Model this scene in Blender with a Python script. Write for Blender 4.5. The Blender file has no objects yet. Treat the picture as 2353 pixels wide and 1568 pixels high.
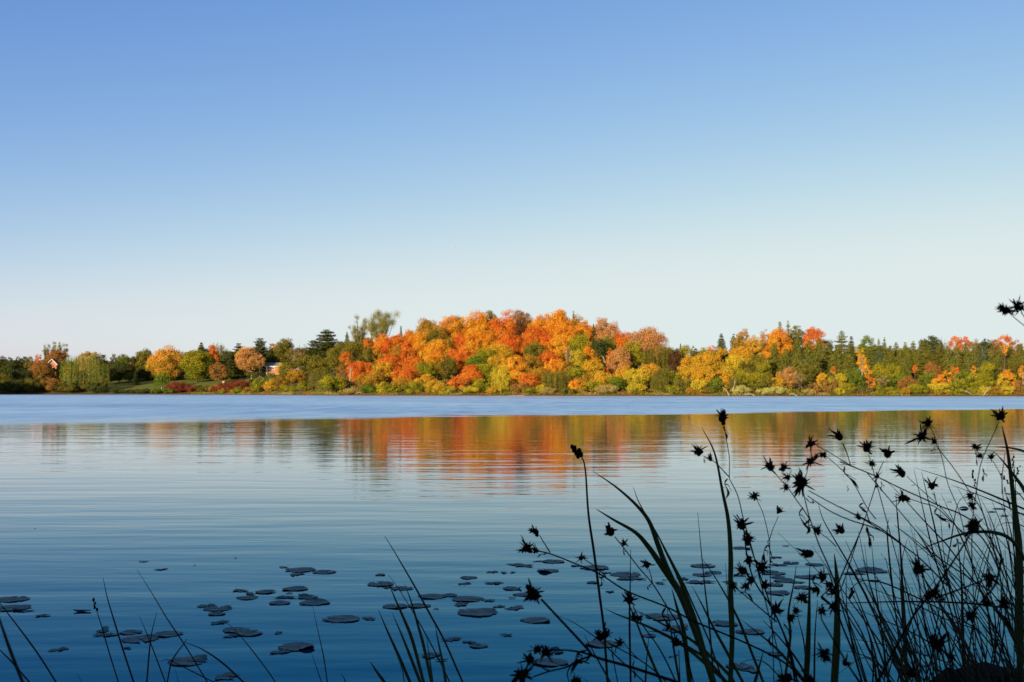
import bpy, math, random
import numpy as np
from mathutils import Vector
random.seed(7)
S = bpy.context.scene
C = S.collection

# ------------------------------------------------------------------ camera
F = 2600.0            # focal length in units of the 2353 px wide view
CX, CY, HZ = 1176.5, 784.0, 899.5
H = 1.8
K = F / 1568.67       # distances below were first measured for a shorter lens
PIT = math.atan((HZ - CY) / F)
def at(x, y, Y):
    dx, dy = (x - CX) / F, (CY - y) / F
    ry = math.cos(PIT) - dy * math.sin(PIT)
    rz = math.sin(PIT) + dy * math.cos(PIT)
    k = Y / ry
    return Vector((dx * k, Y, H + rz * k))
def water_at(x, y):
    dx, dy = (x - CX) / F, (CY - y) / F
    ry = math.cos(PIT) - dy * math.sin(PIT)
    rz = math.sin(PIT) + dy * math.cos(PIT)
    k = -H / rz
    return Vector((dx * k, ry * k, 0))
cam_d = bpy.data.cameras.new('camera'); cam = bpy.data.objects.new('camera', cam_d); C.objects.link(cam)
cam.location = (0, 0, H); cam.rotation_euler = (math.pi / 2 + PIT, 0, 0)
cam_d.lens = 36 * F / 2353; cam_d.sensor_width = 36; cam_d.clip_start = 0.05; cam_d.clip_end = 30000
cam_d.dof.use_dof = True; cam_d.dof.focus_distance = 4.8; cam_d.dof.aperture_fstop = 14
S.camera = cam

# ------------------------------------------------------------------ light
SUN_EL = math.radians(13); SUN_AZ = math.radians(32)      # azimuth: left of straight behind the camera
sdir = Vector((-math.sin(SUN_AZ) * math.cos(SUN_EL), -math.cos(SUN_AZ) * math.cos(SUN_EL), math.sin(SUN_EL)))
w = bpy.data.worlds.new('World'); S.world = w; w.use_nodes = True
nt = w.node_tree; bg = nt.nodes['Background']
sky = nt.nodes.new('ShaderNodeTexSky'); sky.sky_type = 'NISHITA'; sky.sun_disc = False
sky.sun_elevation = SUN_EL
sky.sun_rotation = math.atan2(sdir.x, sdir.y)
sky.altitude = 0; sky.air_density = 0.6; sky.dust_density = 1.0; sky.ozone_density = 1.0
sepc = nt.nodes.new('ShaderNodeSeparateColor'); comb = nt.nodes.new('ShaderNodeCombineColor')
nt.links.new(sky.outputs[0], sepc.inputs[0]); nt.links.new(comb.outputs[0], bg.inputs[0]); bg.inputs[1].default_value = 0.15
for ch, (ga, gp, cap) in enumerate(((1.43, 1.5, .435), (0.765, 1.05, .49), (0.655, 0.60, .485))):      # film response of the three channels of the sky light
    m0 = nt.nodes.new('ShaderNodeMath'); m0.operation = 'MULTIPLY'; m0.inputs[1].default_value = 0.15
    m1 = nt.nodes.new('ShaderNodeMath'); m1.operation = 'POWER'; m1.inputs[1].default_value = gp
    m2 = nt.nodes.new('ShaderNodeMath'); m2.operation = 'MULTIPLY'; m2.inputs[1].default_value = 1 / 0.15
    m3 = nt.nodes.new('ShaderNodeMath'); m3.operation = 'MULTIPLY'; m3.inputs[1].default_value = ga
    m4 = nt.nodes.new('ShaderNodeMath'); m4.operation = 'SMOOTH_MIN'; m4.inputs[1].default_value = cap; m4.inputs[2].default_value = .20
    nt.links.new(sepc.outputs[ch], m0.inputs[0]); nt.links.new(m0.outputs[0], m1.inputs[0]); nt.links.new(m1.outputs[0], m3.inputs[0]); nt.links.new(m3.outputs[0], m4.inputs[0]); nt.links.new(m4.outputs[0], m2.inputs[0]); nt.links.new(m2.outputs[0], comb.inputs[ch])
sl = bpy.data.lights.new('sun', 'SUN'); so = bpy.data.objects.new('sun', sl); C.objects.link(so)
sl.energy = 5.0; sl.angle = math.radians(0.5); sl.color = (1.0, 0.80, 0.52)
so.rotation_euler = (-sdir).to_track_quat('-Z', 'Y').to_euler()
S.view_settings.view_transform = 'Standard'; S.view_settings.look = 'None'
S.view_settings.gamma = 1; S.view_settings.use_curve_mapping = False
S.view_settings.exposure = 0.75
S.render.engine = 'CYCLES'
S.cycles.max_bounces = 6; S.cycles.transparent_max_bounces = 4

# ------------------------------------------------------------------ helpers
def tag(o, label=None, cat=None, group=None, kind=None):
    if label: o['label'] = label
    if cat: o['category'] = cat
    if group: o['group'] = group
    if kind: o['kind'] = kind
    return o
def empty(name, loc, **k):
    o = bpy.data.objects.new(name, None); C.objects.link(o); o.location = loc
    o.empty_display_size = 0.2
    return tag(o, **k)
def link(name, me, parent=None, loc=None):
    o = bpy.data.objects.new(name, me); C.objects.link(o)
    if parent: o.parent = parent
    if loc is not None: o.location = loc
    return o
def mesh(name, V, Fc, mat, smooth=True):
    me = bpy.data.meshes.new(name); me.from_pydata([tuple(v) for v in V], [], Fc)
    me.materials.append(mat)
    if smooth: me.polygons.foreach_set('use_smooth', [True] * len(me.polygons))
    me.update(); return me
def quads(name, P, mat, tint=None):
    """P: (n,4,3) array of quad corners, tint: (n,) per-leaf leaf-colour value"""
    n = len(P)
    me = bpy.data.meshes.new(name)
    me.vertices.add(4 * n); me.vertices.foreach_set('co', P.reshape(-1).astype(np.float32))
    me.loops.add(4 * n); me.loops.foreach_set('vertex_index', np.arange(4 * n, dtype=np.int32))
    me.polygons.add(n); me.polygons.foreach_set('loop_start', np.arange(0, 4 * n, 4, dtype=np.int32))
    me.update(calc_edges=True)
    if tint is not None:
        a = me.attributes.new('tint', 'FLOAT', 'FACE'); a.data.foreach_set('value', np.clip(tint, 0, 1).astype(np.float32))
    me.materials.append(mat)
    return me
def N(nt, t, **k):
    n = nt.nodes.new(t)
    for a, b in k.items(): setattr(n, a, b)
    return n
def newmat(name):
    m = bpy.data.materials.new(name); m.use_nodes = True
    return m, m.node_tree, m.node_tree.nodes['Principled BSDF']
def simple(name, col, rough=0.7, var=0.25, scale=20, spec=0.3):
    m, t, b = newmat(name)
    tc = N(t, 'ShaderNodeTexCoord'); nz = N(t, 'ShaderNodeTexNoise'); nz.inputs['Scale'].default_value = scale
    nz.inputs['Detail'].default_value = 4
    t.links.new(tc.outputs['Object'], nz.inputs['Vector'])
    mx = N(t, 'ShaderNodeMix', data_type='RGBA')
    mx.inputs[6].default_value = (*[c * (1 - var) for c in col], 1)
    mx.inputs[7].default_value = (*[min(1, c * (1 + var)) for c in col], 1)
    t.links.new(nz.outputs[0], mx.inputs[0]); t.links.new(mx.outputs[2], b.inputs['Base Color'])
    b.inputs['Roughness'].default_value = rough; b.inputs['Specular IOR Level'].default_value = spec
    return m
def leafmat(name, A, B, trans=0.18):
    m, t, b = newmat(name); t.nodes.remove(b)
    out = t.nodes['Material Output']
    at_ = N(t, 'ShaderNodeAttribute', attribute_name='tint')
    mx = N(t, 'ShaderNodeMix', data_type='RGBA')
    mx.inputs[6].default_value = (*A, 1); mx.inputs[7].default_value = (*B, 1)
    t.links.new(at_.outputs['Fac'], mx.inputs[0])
    d = N(t, 'ShaderNodeBsdfDiffuse'); tr = N(t, 'ShaderNodeBsdfTranslucent'); ms = N(t, 'ShaderNodeMixShader')
    ms.inputs[0].default_value = trans
    t.links.new(mx.outputs[2], d.inputs[0]); t.links.new(mx.outputs[2], tr.inputs[0])
    t.links.new(d.outputs[0], ms.inputs[1]); t.links.new(tr.outputs[0], ms.inputs[2])
    t.links.new(ms.outputs[0], out.inputs[0])
    return m
def catmull(P, k=5):
    P = [Vector(p) for p in P]
    if len(P) < 3: return P
    Q = [P[0] * 2 - P[1]] + P + [P[-1] * 2 - P[-2]]
    R = []
    for i in range(1, len(Q) - 2):
        a, b, c, d = Q[i - 1:i + 3]
        for j in range(k):
            t = j / k
            R.append(0.5 * (2 * b + (c - a) * t + (2 * a - 5 * b + 4 * c - d) * t * t + (3 * b - a - 3 * c + d) * t ** 3))
    R.append(P[-1]); return R
def tube(V, Fc, P, rad, sides=6, flat=1.0, wide=None):
    """tube along points P, rad(t) half width; flat<1 makes a thin blade whose wide axis follows `wide`"""
    n = len(P); base = len(V)
    for i, p in enumerate(P):
        tg = (P[min(i + 1, n - 1)] - P[max(i - 1, 0)])
        tg = tg.normalized() if tg.length > 1e-9 else Vector((0, 0, 1))
        ref = Vector(wide) if wide is not None else Vector((0, 1, 0.01))
        a = tg.cross(ref)
        if a.length < 1e-3: a = tg.cross(Vector((1, 0, 0)))
        a.normalize(); b = tg.cross(a).normalized()
        r = rad(i / max(1, n - 1))
        for s in range(sides):
            an = 2 * math.pi * s / sides
            V.append(p + a * (math.cos(an) * r) + b * (math.sin(an) * r * flat))
    for i in range(n - 1):
        for s in range(sides):
            s2 = (s + 1) % sides
            Fc.append((base + i * sides + s, base + i * sides + s2, base + (i + 1) * sides + s2, base + (i + 1) * sides + s))
    Fc.append(tuple(base + s for s in range(sides))[::-1]); Fc.append(tuple(base + (n - 1) * sides + s for s in range(sides)))
def box(V, Fc, x0, x1, y0, y1, z0, z1):
    b = len(V)
    V += [Vector(p) for p in ((x0, y0, z0), (x1, y0, z0), (x1, y1, z0), (x0, y1, z0), (x0, y0, z1), (x1, y0, z1), (x1, y1, z1), (x0, y1, z1))]
    Fc += [tuple(b + i for i in f) for f in ((0, 3, 2, 1), (4, 5, 6, 7), (0, 1, 5, 4), (1, 2, 6, 5), (2, 3, 7, 6), (3, 0, 4, 7))]
ORD = ['', 'first', 'second', 'third', 'fourth', 'fifth', 'sixth', 'seventh', 'eighth', 'ninth', 'tenth', 'eleventh', 'twelfth',
       'thirteenth', 'fourteenth', 'fifteenth', 'sixteenth', 'seventeenth', 'eighteenth', 'nineteenth', 'twentieth', 'twenty-first',
       'twenty-second', 'twenty-third', 'twenty-fourth', 'twenty-fifth', 'twenty-sixth', 'twenty-seventh', 'twenty-eighth', 'twenty-ninth', 'thirtieth']
def ordinal(i, n):
    if i == 1: return 'leftmost'
    if i == n: return 'rightmost'
    return ORD[i] + ' from left'

# ------------------------------------------------------------------ terrain
SX = [-4000, -560, -470, -400, -318, -300, -230, -164, -110, -76, -32, 0, 71, 130, 186, 260, 310, 360, 4000]
SY = [-40, 60, 150, 230, 300, 384, 385, 370, 330, 300, 286, 282, 264, 254, 248, 215, 150, 40, -40]
def shoreY(x): return float(np.interp(x, SX, SY)) * K
def slope(x): return float(np.interp(x, [-400, -300, -150, -76, -20, 20, 60, 110, 190, 300], [.2, .2, .25, .25, .33, .34, .22, .2, .13, .1]))
def ground_v(x, v):
    v = v / K
    z = 0.25 + slope(x) * 62 * (1 - math.exp(-max(0, v) / 62.0)) * 1.25
    return z if v > 0 else -2.0 + 2.25 * math.exp(min(0, v) / 6.0)
def near_z(x, y):
    e = 4.4 + 0.25 * math.sin(x * 0.9) + 0.02 * abs(x)
    return -0.55 + 0.95 / (1 + math.exp(max(-30, min(30, (y - e + 0.33) * 1.9)))) 
def ground(x, y):
    s = shoreY(x)
    far = ground_v(x, y - s)
    nz = near_z(x, y)
    if y > s - 60 or y > 40: return max(far, -2.0) if y > 10 else max(far, nz)
    return max(nz, far) if y < 12 else max(-1.8, far)
xs = sorted(set([-4000, -2500, -1400, -900, -700] + list(range(-600, 421, 8)) + [500, 700, 1200, 2500, 4000] + [i * 0.75 for i in range(-16, 17)]))
vs = [-120, -60, -30, -14, -6, -2.5, -0.8, 0, 0.8, 2, 4, 7, 11, 16, 22, 30, 40, 52, 66, 85, 110, 160, 260, 500, 1000, 3000]
yn = [-800, -200, -60, -25, -10, -5, -2, 0, 1.6, 2.6, 3.2, 3.6, 4.0, 4.4, 4.8, 5.4, 6.2, 8, 14, 25]
V, Fc = [], []
for x in xs:
    s = shoreY(x)
    for y in yn: V.append(Vector((x, y if s > 200 else y, ground(x, y))))
    for v in [q * K for q in vs]:
        y = max(s + v, 30 + v * 0.01 + 2)
        V.append(Vector((x, y, ground(x, y) if s > 90 else max(1.5, ground_v(x, max(v, 1))))))
nr = len(yn) + len(vs)
for i in range(len(xs) - 1):
    for j in range(nr - 1):
        Fc.append((i * nr + j, (i + 1) * nr + j, (i + 1) * nr + j + 1, i * nr + j + 1))
gm, t, b = newmat('ground_soil')
tc = N(t, 'ShaderNodeTexCoord'); sp = N(t, 'ShaderNodeSeparateXYZ'); t.links.new(tc.outputs['Object'], sp.inputs[0])
nz = N(t, 'ShaderNodeTexNoise'); nz.inputs['Scale'].default_value = 0.25; nz.inputs['Detail'].default_value = 8; nz.inputs['Roughness'].default_value = 0.7
t.links.new(tc.outputs['Object'], nz.inputs['Vector'])
lit = N(t, 'ShaderNodeMix', data_type='RGBA'); lit.inputs[6].default_value = (.05, .035, .015, 1); lit.inputs[7].default_value = (.16, .10, .035, 1)
gr = N(t, 'ShaderNodeMix', data_type='RGBA'); gr.inputs[6].default_value = (.08, .10, .018, 1); gr.inputs[7].default_value = (.17, .18, .03, 1)
t.links.new(nz.outputs[0], lit.inputs[0]); t.links.new(nz.outputs[0], gr.inputs[0])
a1 = N(t, 'ShaderNodeMath', operation='LESS_THAN'); t.links.new(sp.outputs[0], a1.inputs[0]); a1.inputs[1].default_value = -135
a2 = N(t, 'ShaderNodeMath', operation='GREATER_THAN'); t.links.new(sp.outputs[2], a2.inputs[0]); a2.inputs[1].default_value = 1.2
a3 = N(t, 'ShaderNodeMath', operation='MULTIPLY'); t.links.new(a1.outputs[0], a3.inputs[0]); t.links.new(a2.outputs[0], a3.inputs[1])
gx = N(t, 'ShaderNodeMix', data_type='RGBA'); t.links.new(a3.outputs[0], gx.inputs[0]); t.links.new(lit.outputs[2], gx.inputs[6]); t.links.new(gr.outputs[2], gx.inputs[7])
t.links.new(gx.outputs[2], b.inputs['Base Color']); b.inputs['Roughness'].default_value = 0.95; b.inputs['Specular IOR Level'].default_value = 0.1
tag(link('ground', mesh('ground', V, Fc, gm)), kind='structure')

# ------------------------------------------------------------------ water
wm, t, b = newmat('lake_water')
tc = N(t, 'ShaderNodeTexCoord'); sp = N(t, 'ShaderNodeSeparateXYZ'); t.links.new(tc.outputs['Object'], sp.inputs[0])
def mth(op, a, bb=None, c=None):
    n = N(t, 'ShaderNodeMath', operation=op)
    for i, v in enumerate((a, bb, c)):
        if v is None: continue
        if isinstance(v, (int, float)): n.inputs[i].default_value = v
        else: t.links.new(v, n.inputs[i])
    return n.outputs[0]
def wnoise(sx, sy, det, rot=0.0, off=0.0, rough=0.5):
    mp = N(t, 'ShaderNodeMapping'); mp.inputs['Scale'].default_value = (sx, sy, 1); mp.inputs['Rotation'].default_value = (0, 0, rot)
    mp.inputs['Location'].default_value = (off, off * 1.7, 0)
    t.links.new(tc.outputs['Object'], mp.inputs[0])
    n = N(t, 'ShaderNodeTexNoise'); n.inputs['Scale'].default_value = 1; n.inputs['Detail'].default_value = det; n.inputs['Roughness'].default_value = rough
    t.links.new(mp.outputs[0], n.inputs['Vector']); return n.outputs[0]
X, Y = sp.outputs[0], sp.outputs[1]
WAVE = dict(a=.0055, b=.011, c=.010, d=.0010)
h = mth('MULTIPLY', wnoise(0.55, 2.3, 1.5, 0.10), WAVE['a'])
h = mth('ADD', h, mth('MULTIPLY', wnoise(0.22, 0.8, 1, -0.12, 3), WAVE['b']))
h = mth('ADD', h, mth('MULTIPLY', wnoise(0.06, 0.26, 1, 0.05, 9), WAVE['c']))
h = mth('ADD', h, mth('MULTIPLY', wnoise(3.0, 9.0, 1, 0.05, 5), WAVE['d']))
# wind patches: a calm foreground, a ruffled belt across the middle of the lake
edge = mth('SUBTRACT', Y, mth('MULTIPLY_ADD', X, 0.36 * K, 52.0 * K))
wob = mth('ADD', mth('MULTIPLY_ADD', wnoise(0.035, 0.12, 5, 0, 2, 0.7), 34.0, -17.0), mth('MULTIPLY_ADD', wnoise(0.25, 0.3, 2, 0, 7, 0.6), 8.0, -4.0))
edge = mth('ADD', edge, wob)
mr = N(t, 'ShaderNodeMapRange'); mr.interpolation_type = 'SMOOTHSTEP'
t.links.new(edge, mr.inputs[0]); sw = mth('MAXIMUM', mth('MULTIPLY_ADD', X, -.8, 0.0), 4.0)
t.links.new(mth('MULTIPLY', sw, -1.0), mr.inputs[1]); t.links.new(sw, mr.inputs[2])
ruff = mr.outputs[0]
mr2 = N(t, 'ShaderNodeMapRange'); mr2.interpolation_type = 'SMOOTHSTEP'
t.links.new(mth('ADD', Y, mth('MULTIPLY', wob, 3.0)), mr2.inputs[0]); mr2.inputs[1].default_value = 220; mr2.inputs[2].default_value = 320
mr2.inputs[3].default_value = 0.36; mr2.inputs[4].default_value = 0.27
streak = mth('MULTIPLY_ADD', wnoise(0.008, 0.03, 5, 0.03, 4, 0.65), 0.14, -0.07)
rr = mth('ADD', mr2.outputs[0], streak)
calm = N(t, 'ShaderNodeMapRange'); t.links.new(Y, calm.inputs[0]); calm.inputs[1].default_value = 7; calm.inputs[2].default_value = 100
calm.inputs[3].default_value = 0.025; calm.inputs[4].default_value = 0.03
rg = N(t, 'ShaderNodeMix', data_type='FLOAT'); t.links.new(ruff, rg.inputs[0]); t.links.new(calm.outputs[0], rg.inputs[2]); t.links.new(rr, rg.inputs[3])
bp = N(t, 'ShaderNodeBump'); bp.inputs['Strength'].default_value = 1; bp.inputs['Distance'].default_value = 1
t.links.new(h, bp.inputs['Height'])
t.nodes.remove(b)
fz = N(t, 'ShaderNodeFresnel'); fz.inputs['IOR'].default_value = 1.42; t.links.new(bp.outputs[0], fz.inputs['Normal'])
body = N(t, 'ShaderNodeBsdfDiffuse'); body.inputs['Color'].default_value = (0.0, 0.03, 0.065, 1)
tm = N(t, 'ShaderNodeMapRange'); tm.interpolation_type = 'SMOOTHSTEP'; t.links.new(fz.outputs[0], tm.inputs[0]); tm.inputs[1].default_value = .16; tm.inputs[2].default_value = .76
tint = N(t, 'ShaderNodeMix', data_type='RGBA'); tint.inputs[6].default_value = (.05, .50, .70, 1); tint.inputs[7].default_value = (.96, 1, 1, 1); t.links.new(tm.outputs[0], tint.inputs[0])  # reflection darkened to teal at steeper view, put into the gloss colour
g0 = N(t, 'ShaderNodeBsdfGlossy'); t.links.new(tint.outputs[2], g0.inputs['Color']); t.links.new(rg.outputs[0], g0.inputs['Roughness']); t.links.new(bp.outputs[0], g0.inputs['Normal'])
m0 = N(t, 'ShaderNodeMixShader'); t.links.new(fz.outputs[0], m0.inputs[0]); t.links.new(body.outputs[0], m0.inputs[1]); t.links.new(g0.outputs[0], m0.inputs[2])
gl = N(t, 'ShaderNodeBsdfGlossy'); gl.inputs['Roughness'].default_value = .60   # stands in for wind-ruffle facets; reflected sky blue is put into its colour
fine = mth('ADD', mth('MULTIPLY', wnoise(.018, .022, 3, 0, 6, .7), .7), mth('MULTIPLY', wnoise(.30, .07, 2, 0, 1, .7), .6))
fine = mth('MULTIPLY_ADD', fine, 2.4, -.9)
gc = N(t, 'ShaderNodeMix', data_type='RGBA'); gc.inputs[6].default_value = (.06, .28, .52, 1); gc.inputs[7].default_value = (.50, .76, .84, 1); t.links.new(fine, gc.inputs[0]); t.links.new(gc.outputs[2], gl.inputs['Color'])
mr3 = N(t, 'ShaderNodeMapRange'); t.links.new(Y, mr3.inputs[0]); mr3.inputs[1].default_value = 150; mr3.inputs[2].default_value = 420; mr3.inputs[3].default_value = .72; mr3.inputs[4].default_value = .30
fr = mth('MULTIPLY', ruff, mth('ADD', mr3.outputs[0], mth('MULTIPLY', streak, 3.0)))
ms = N(t, 'ShaderNodeMixShader'); t.links.new(fr, ms.inputs[0]); t.links.new(m0.outputs[0], ms.inputs[1]); t.links.new(gl.outputs[0], ms.inputs[2]); t.links.new(ms.outputs[0], t.nodes['Material Output'].inputs[0])
tag(link('lake_water', mesh('lake_water', [(-3900, -30, 0), (3900, -30, 0), (3900, 1500, 0), (-3900, 1500, 0)], [(0, 1, 2, 3)], wm)), kind='structure')

# ------------------------------------------------------------------ trees
PAL = {  # leaf colours A, B (linear), word
 'orange': ((.62, .20, .02), (.68, .40, .035), 'orange'),
 'red': ((.56, .105, .02), (.64, .25, .03), 'red-orange'),
 'gold': ((.58, .29, .025), (.44, .32, .03), 'golden'),
 'yellow': ((.58, .40, .03), (.32, .29, .028), 'yellow'),
 'ygreen': ((.34, .28, .02), (.11, .14, .015), 'yellow-green'),
 'oolive': ((.46, .23, .025), (.18, .14, .02), 'orange and olive'),
 'curtain': ((.25, .26, .04), (.11, .13, .025), 'olive green'),
 'amber': ((.66, .29, .05), (.42, .29, .03), 'golden orange'),
 'sage': ((.34, .31, .09), (.20, .19, .05), 'pale olive'),
 'olive': ((.21, .18, .025), (.09, .085, .018), 'olive'),
 'green': ((.15, .20, .02), (.08, .12, .015), 'green'),
 'dark': ((.05, .065, .02), (.09, .095, .022), 'dark green'),
 'conif': ((.20, .19, .03), (.11, .12, .025), 'olive green'),
 'blueg': ((.12, .14, .06), (.08, .10, .04), 'grey-green'),
 'russet': ((.32, .14, .04), (.24, .14, .03), 'russet'),
 'pink': ((.50, .22, .09), (.42, .24, .06), 'pinkish orange'),
 'maroon': ((.22, .05, .03), (.17, .05, .02), 'maroon'),
 'tan': ((.42, .30, .10), (.34, .24, .07), 'tan'),
 'pale': ((.50, .45, .14), (.36, .34, .08), 'pale green'),
 'darkred': ((.09, .035, .02), (.12, .06, .02), 'dark brown-red'),  # dark leaf colour that also stands in for a shaded gap on the crest
}
LM = {k: leafmat('leaves_' + k, a, bb) for k, (a, bb, _) in PAL.items()}
BARK = simple('bark_brown', (.09, .065, .045), .9, .35, 3, .1)
BARKP = simple('bark_pale', (.30, .24, .16), .9, .3, 3, .1)

def leaves(rng, c, nrm, s, rnd=0.75, asp=0.7, up=None):
    n = len(c)
    nn = nrm + rng.normal(0, rnd, (n, 3)); nn /= np.linalg.norm(nn, axis=1, keepdims=True) + 1e-9
    r = rng.normal(0, 1, (n, 3)) if up is None else np.tile(np.array(up, float), (n, 1)) + rng.normal(0, .25, (n, 3))
    u = np.cross(nn, r); u /= np.linalg.norm(u, axis=1, keepdims=True) + 1e-9
    v = np.cross(nn, u)
    sz = (s * rng.uniform(.6, 1.25, n))[:, None]
    a = sz * .5; bb = sz * .5 * (asp if up is None else asp)
    j = lambda: rng.uniform(.55, 1.15, (n, 1))
    return np.stack([c + u * bb * j() + v * a * .2, c + v * a * j(), c - u * bb * j() - v * a * .15, c - v * a * j()], 1)
def sph(rng, n):
    d = rng.normal(0, 1, (n, 3)); return d / np.linalg.norm(d, axis=1, keepdims=True)

def crown_round(rng, wd, hc, z0, ls, cover=2.1, shape='round', bias=0.0):
    R = wd / 2
    K = int(np.clip(14 + wd * hc * 0.50, 16, 120))
    d = sph(rng, K); rr = rng.uniform(.35, .80, K) ** .7
    cen = d * rr[:, None]
    cz = cen[:, 2]
    prof = np.ones(K)
    if shape == 'cone': prof = np.clip(1.0 - 0.55 * np.clip(cz + .1, 0, 1), .25, 1)
    cen = cen * np.array([R, R * .9, hc / 2]); cen[:, :2] *= prof[:, None]
    lr = rng.uniform(.15, .32, K) * R * (1.0 if K > 18 else 1.25)
    area = 4 * math.pi * (lr ** 2)
    n = (area / (ls * ls) * cover).astype(int) + 6
    P, T, Nn = [], [], []
    for k in range(K):
        dd = sph(rng, n[k]); q = rng.uniform(.5, 1.22, n[k])
        p = cen[k] + dd * (lr[k] * q)[:, None] * np.array([1, 1, .85])
        P.append(p); Nn.append(dd * .9 + d[k] * .35)
        T.append(np.full(n[k], rng.uniform(-.1, 1.1)) + rng.normal(0, .35, n[k]) + bias * (0.5 - (p[:, 2] / hc + .5)))
    P = np.concatenate(P); Nn = np.concatenate(Nn); T = np.concatenate(T)
    # ragged outline: drop a few, then fit into the wanted box
    P[:, 2] = (P[:, 2] - P[:, 2].min()) / (P[:, 2].max() - P[:, 2].min() + 1e-6) * hc + z0
    P[:, 0] *= wd / (np.percentile(P[:, 0], 99.5) - np.percentile(P[:, 0], .5) + 1e-6)
    return leaves(rng, P, Nn, ls), T

def crown_conifer(rng, wd, hc, z0, ls, pine=False):
    P, Nn, T = [], [], []
    nl = max(10, int(hc / .62))
    for i in range(nl):
        f = (i + rng.uniform(-.3, .3)) / nl
        r = wd / 2 * (max(.03, 1 - f) ** (.52 if not pine else .45)) * rng.uniform(.75, 1.12)
        if pine: r *= (0.7 + .6 * abs(math.sin(i * .9 + 3 * f)))
        nb = int(7 + 5 * (1 - f)) + (0 if pine else 2)
        a0 = rng.uniform(0, 6.3)
        for k in range(nb):
            a = a0 + 6.283 * k / nb + rng.uniform(-.25, .25); rb = r * rng.uniform(.7, 1.15)
            m = max(4, int(rb * rb / (ls * ls) * 1.9 + rb / ls * 5))
            q = rng.uniform(.08, 1, m) ** .7
            side = rng.normal(0, .26, m) * rb * (1.15 - q)
            zz = z0 + f * hc + (q * q * rb * (-.32 if not pine else .10)) + rng.normal(0, .12, m)
            P.append(np.stack([math.cos(a) * q * rb - math.sin(a) * side, math.sin(a) * q * rb + math.cos(a) * side, zz], 1))
            Nn.append(np.tile([math.cos(a) * .6, math.sin(a) * .6, .7], (m, 1)))
            T.append(np.full(m, rng.uniform(0, 1)) + rng.normal(0, .2, m))
    P = np.concatenate(P); P[:, 2] = np.minimum(P[:, 2], z0 + hc)
    return leaves(rng, P, np.concatenate(Nn), ls * .95, .5, .5), np.concatenate(T)

def crown_willow(rng, wd, hc, z0, ls):
    P, Nn, T = [], [], []
    nd = int(40 + wd * 4)
    for k in range(nd):
        a = rng.uniform(0, 6.283); q = rng.uniform(0.05, 1) ** .55
        cx, cy = math.cos(a) * q * wd / 2, math.sin(a) * q * wd / 2
        zt = z0 + hc * (.55 + .42 * math.sqrt(max(0, 1 - q * q * .95))) * rng.uniform(.88, 1.02)
        ln = (zt - z0) * rng.uniform(.6, 1.0); wr = rng.uniform(.35, .8)
        m = int(ln * wr * 2.2 / (ls * ls) * 1.1) + 20
        u = rng.uniform(0, 1, m)
        an = rng.uniform(0, 6.283, m); rad = wr * np.sqrt(rng.uniform(0, 1, m)) * (1 - u * .55)
        P.append(np.stack([cx * (1 + .06 * u) + np.cos(an) * rad, cy * (1 + .06 * u) + np.sin(an) * rad, zt - u * ln + rng.normal(0, .25, m)], 1))
        Nn.append(np.stack([np.cos(an), np.sin(an), .5 * (1 - u)], 1))
        T.append(np.full(m, rng.uniform(0, 1)) + rng.normal(0, .2, m))
    P = np.concatenate(P); Nn = np.concatenate(Nn)
    return leaves(rng, P, Nn, ls * 1.25, .35, .4, up=(1, 0, 0)), np.concatenate(T)

def limbs_of(rng, Hh, z0, hc, wd, n=14, fan=1.0):
    L = []
    for k in range(n):
        a = rng.uniform(0, 6.283); f = rng.uniform(0, .55)
        st = Vector((0, 0, z0 + f * hc * .6)); q = rng.uniform(.35, 1) * fan
        en = Vector((math.cos(a) * wd / 2 * q, math.sin(a) * wd / 2 * q, z0 + hc * min(.99, rng.uniform(.62, 1.06) * (1.12 - .32 * q))))
        mid = st.lerp(en, .5) + Vector((math.cos(a) * wd * .05, math.sin(a) * wd * .05, -hc * .03))
        L.append([st, mid, en])
    return L
def trunk_mesh(rng, Hh, top, r, mat, L=(), lean=0.0, fork=None):
    V, Fc = [], []
    P = catmull([Vector((0, 0, -.6)), Vector((lean * top * .3 + rng.normal(0, .01) * Hh, 0, top * .35)), Vector((lean * top * .7, rng.normal(0, .01) * Hh, top * .7)), Vector((lean * top, 0, top))], 3)
    tube(V, Fc, P, lambda q: r * (1.25 - 1.05 * q), 6)
    for l in L:
        tube(V, Fc, catmull(l, 3), lambda q: r * .42 * (1 - .85 * q), 4)
    return mesh('trunk', V, Fc, mat)

def crown_sparse(rng, L, wd, ls, dens=1.0, rsc=1.0):
    P, Nn, T = [], [], []
    for l in L:
        for k in range(3):
            q = rng.uniform(.35, 1.0); c = l[0].lerp(l[2], q) + Vector(rng.normal(0, wd * .035, 3))
            r = wd * rng.uniform(.055, .12) * rsc; m = int(dens * 4 * math.pi * r * r / (ls * ls) * .9) + 5
            dd = sph(rng, m)
            P.append(np.array(c) + dd * (r * rng.uniform(.2, 1.15, m))[:, None]); Nn.append(dd); T.append(np.full(m, rng.uniform(0, 1)) + rng.normal(0, .2, m))
    P = np.concatenate(P)
    return leaves(rng, P, np.concatenate(Nn), ls * .8), np.concatenate(T)
def twigs(rng, L, wd, mat):
    V, Fc = [], []
    for l in L:
        for k in range(7):
            q = rng.uniform(.3, 1); c = l[0].lerp(l[2], q); d = Vector(rng.normal(0, 1, 3)); d.z = abs(d.z) + .6; d.normalize()
            ln = wd * rng.uniform(.08, .22)
            tube(V, Fc, [c, c + d * ln * .5 + Vector(rng.normal(0, .03 * wd, 3)), c + d * ln], lambda q: .045 * (1 - .6 * q), 3)
    return V, Fc

TREES = []
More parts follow.
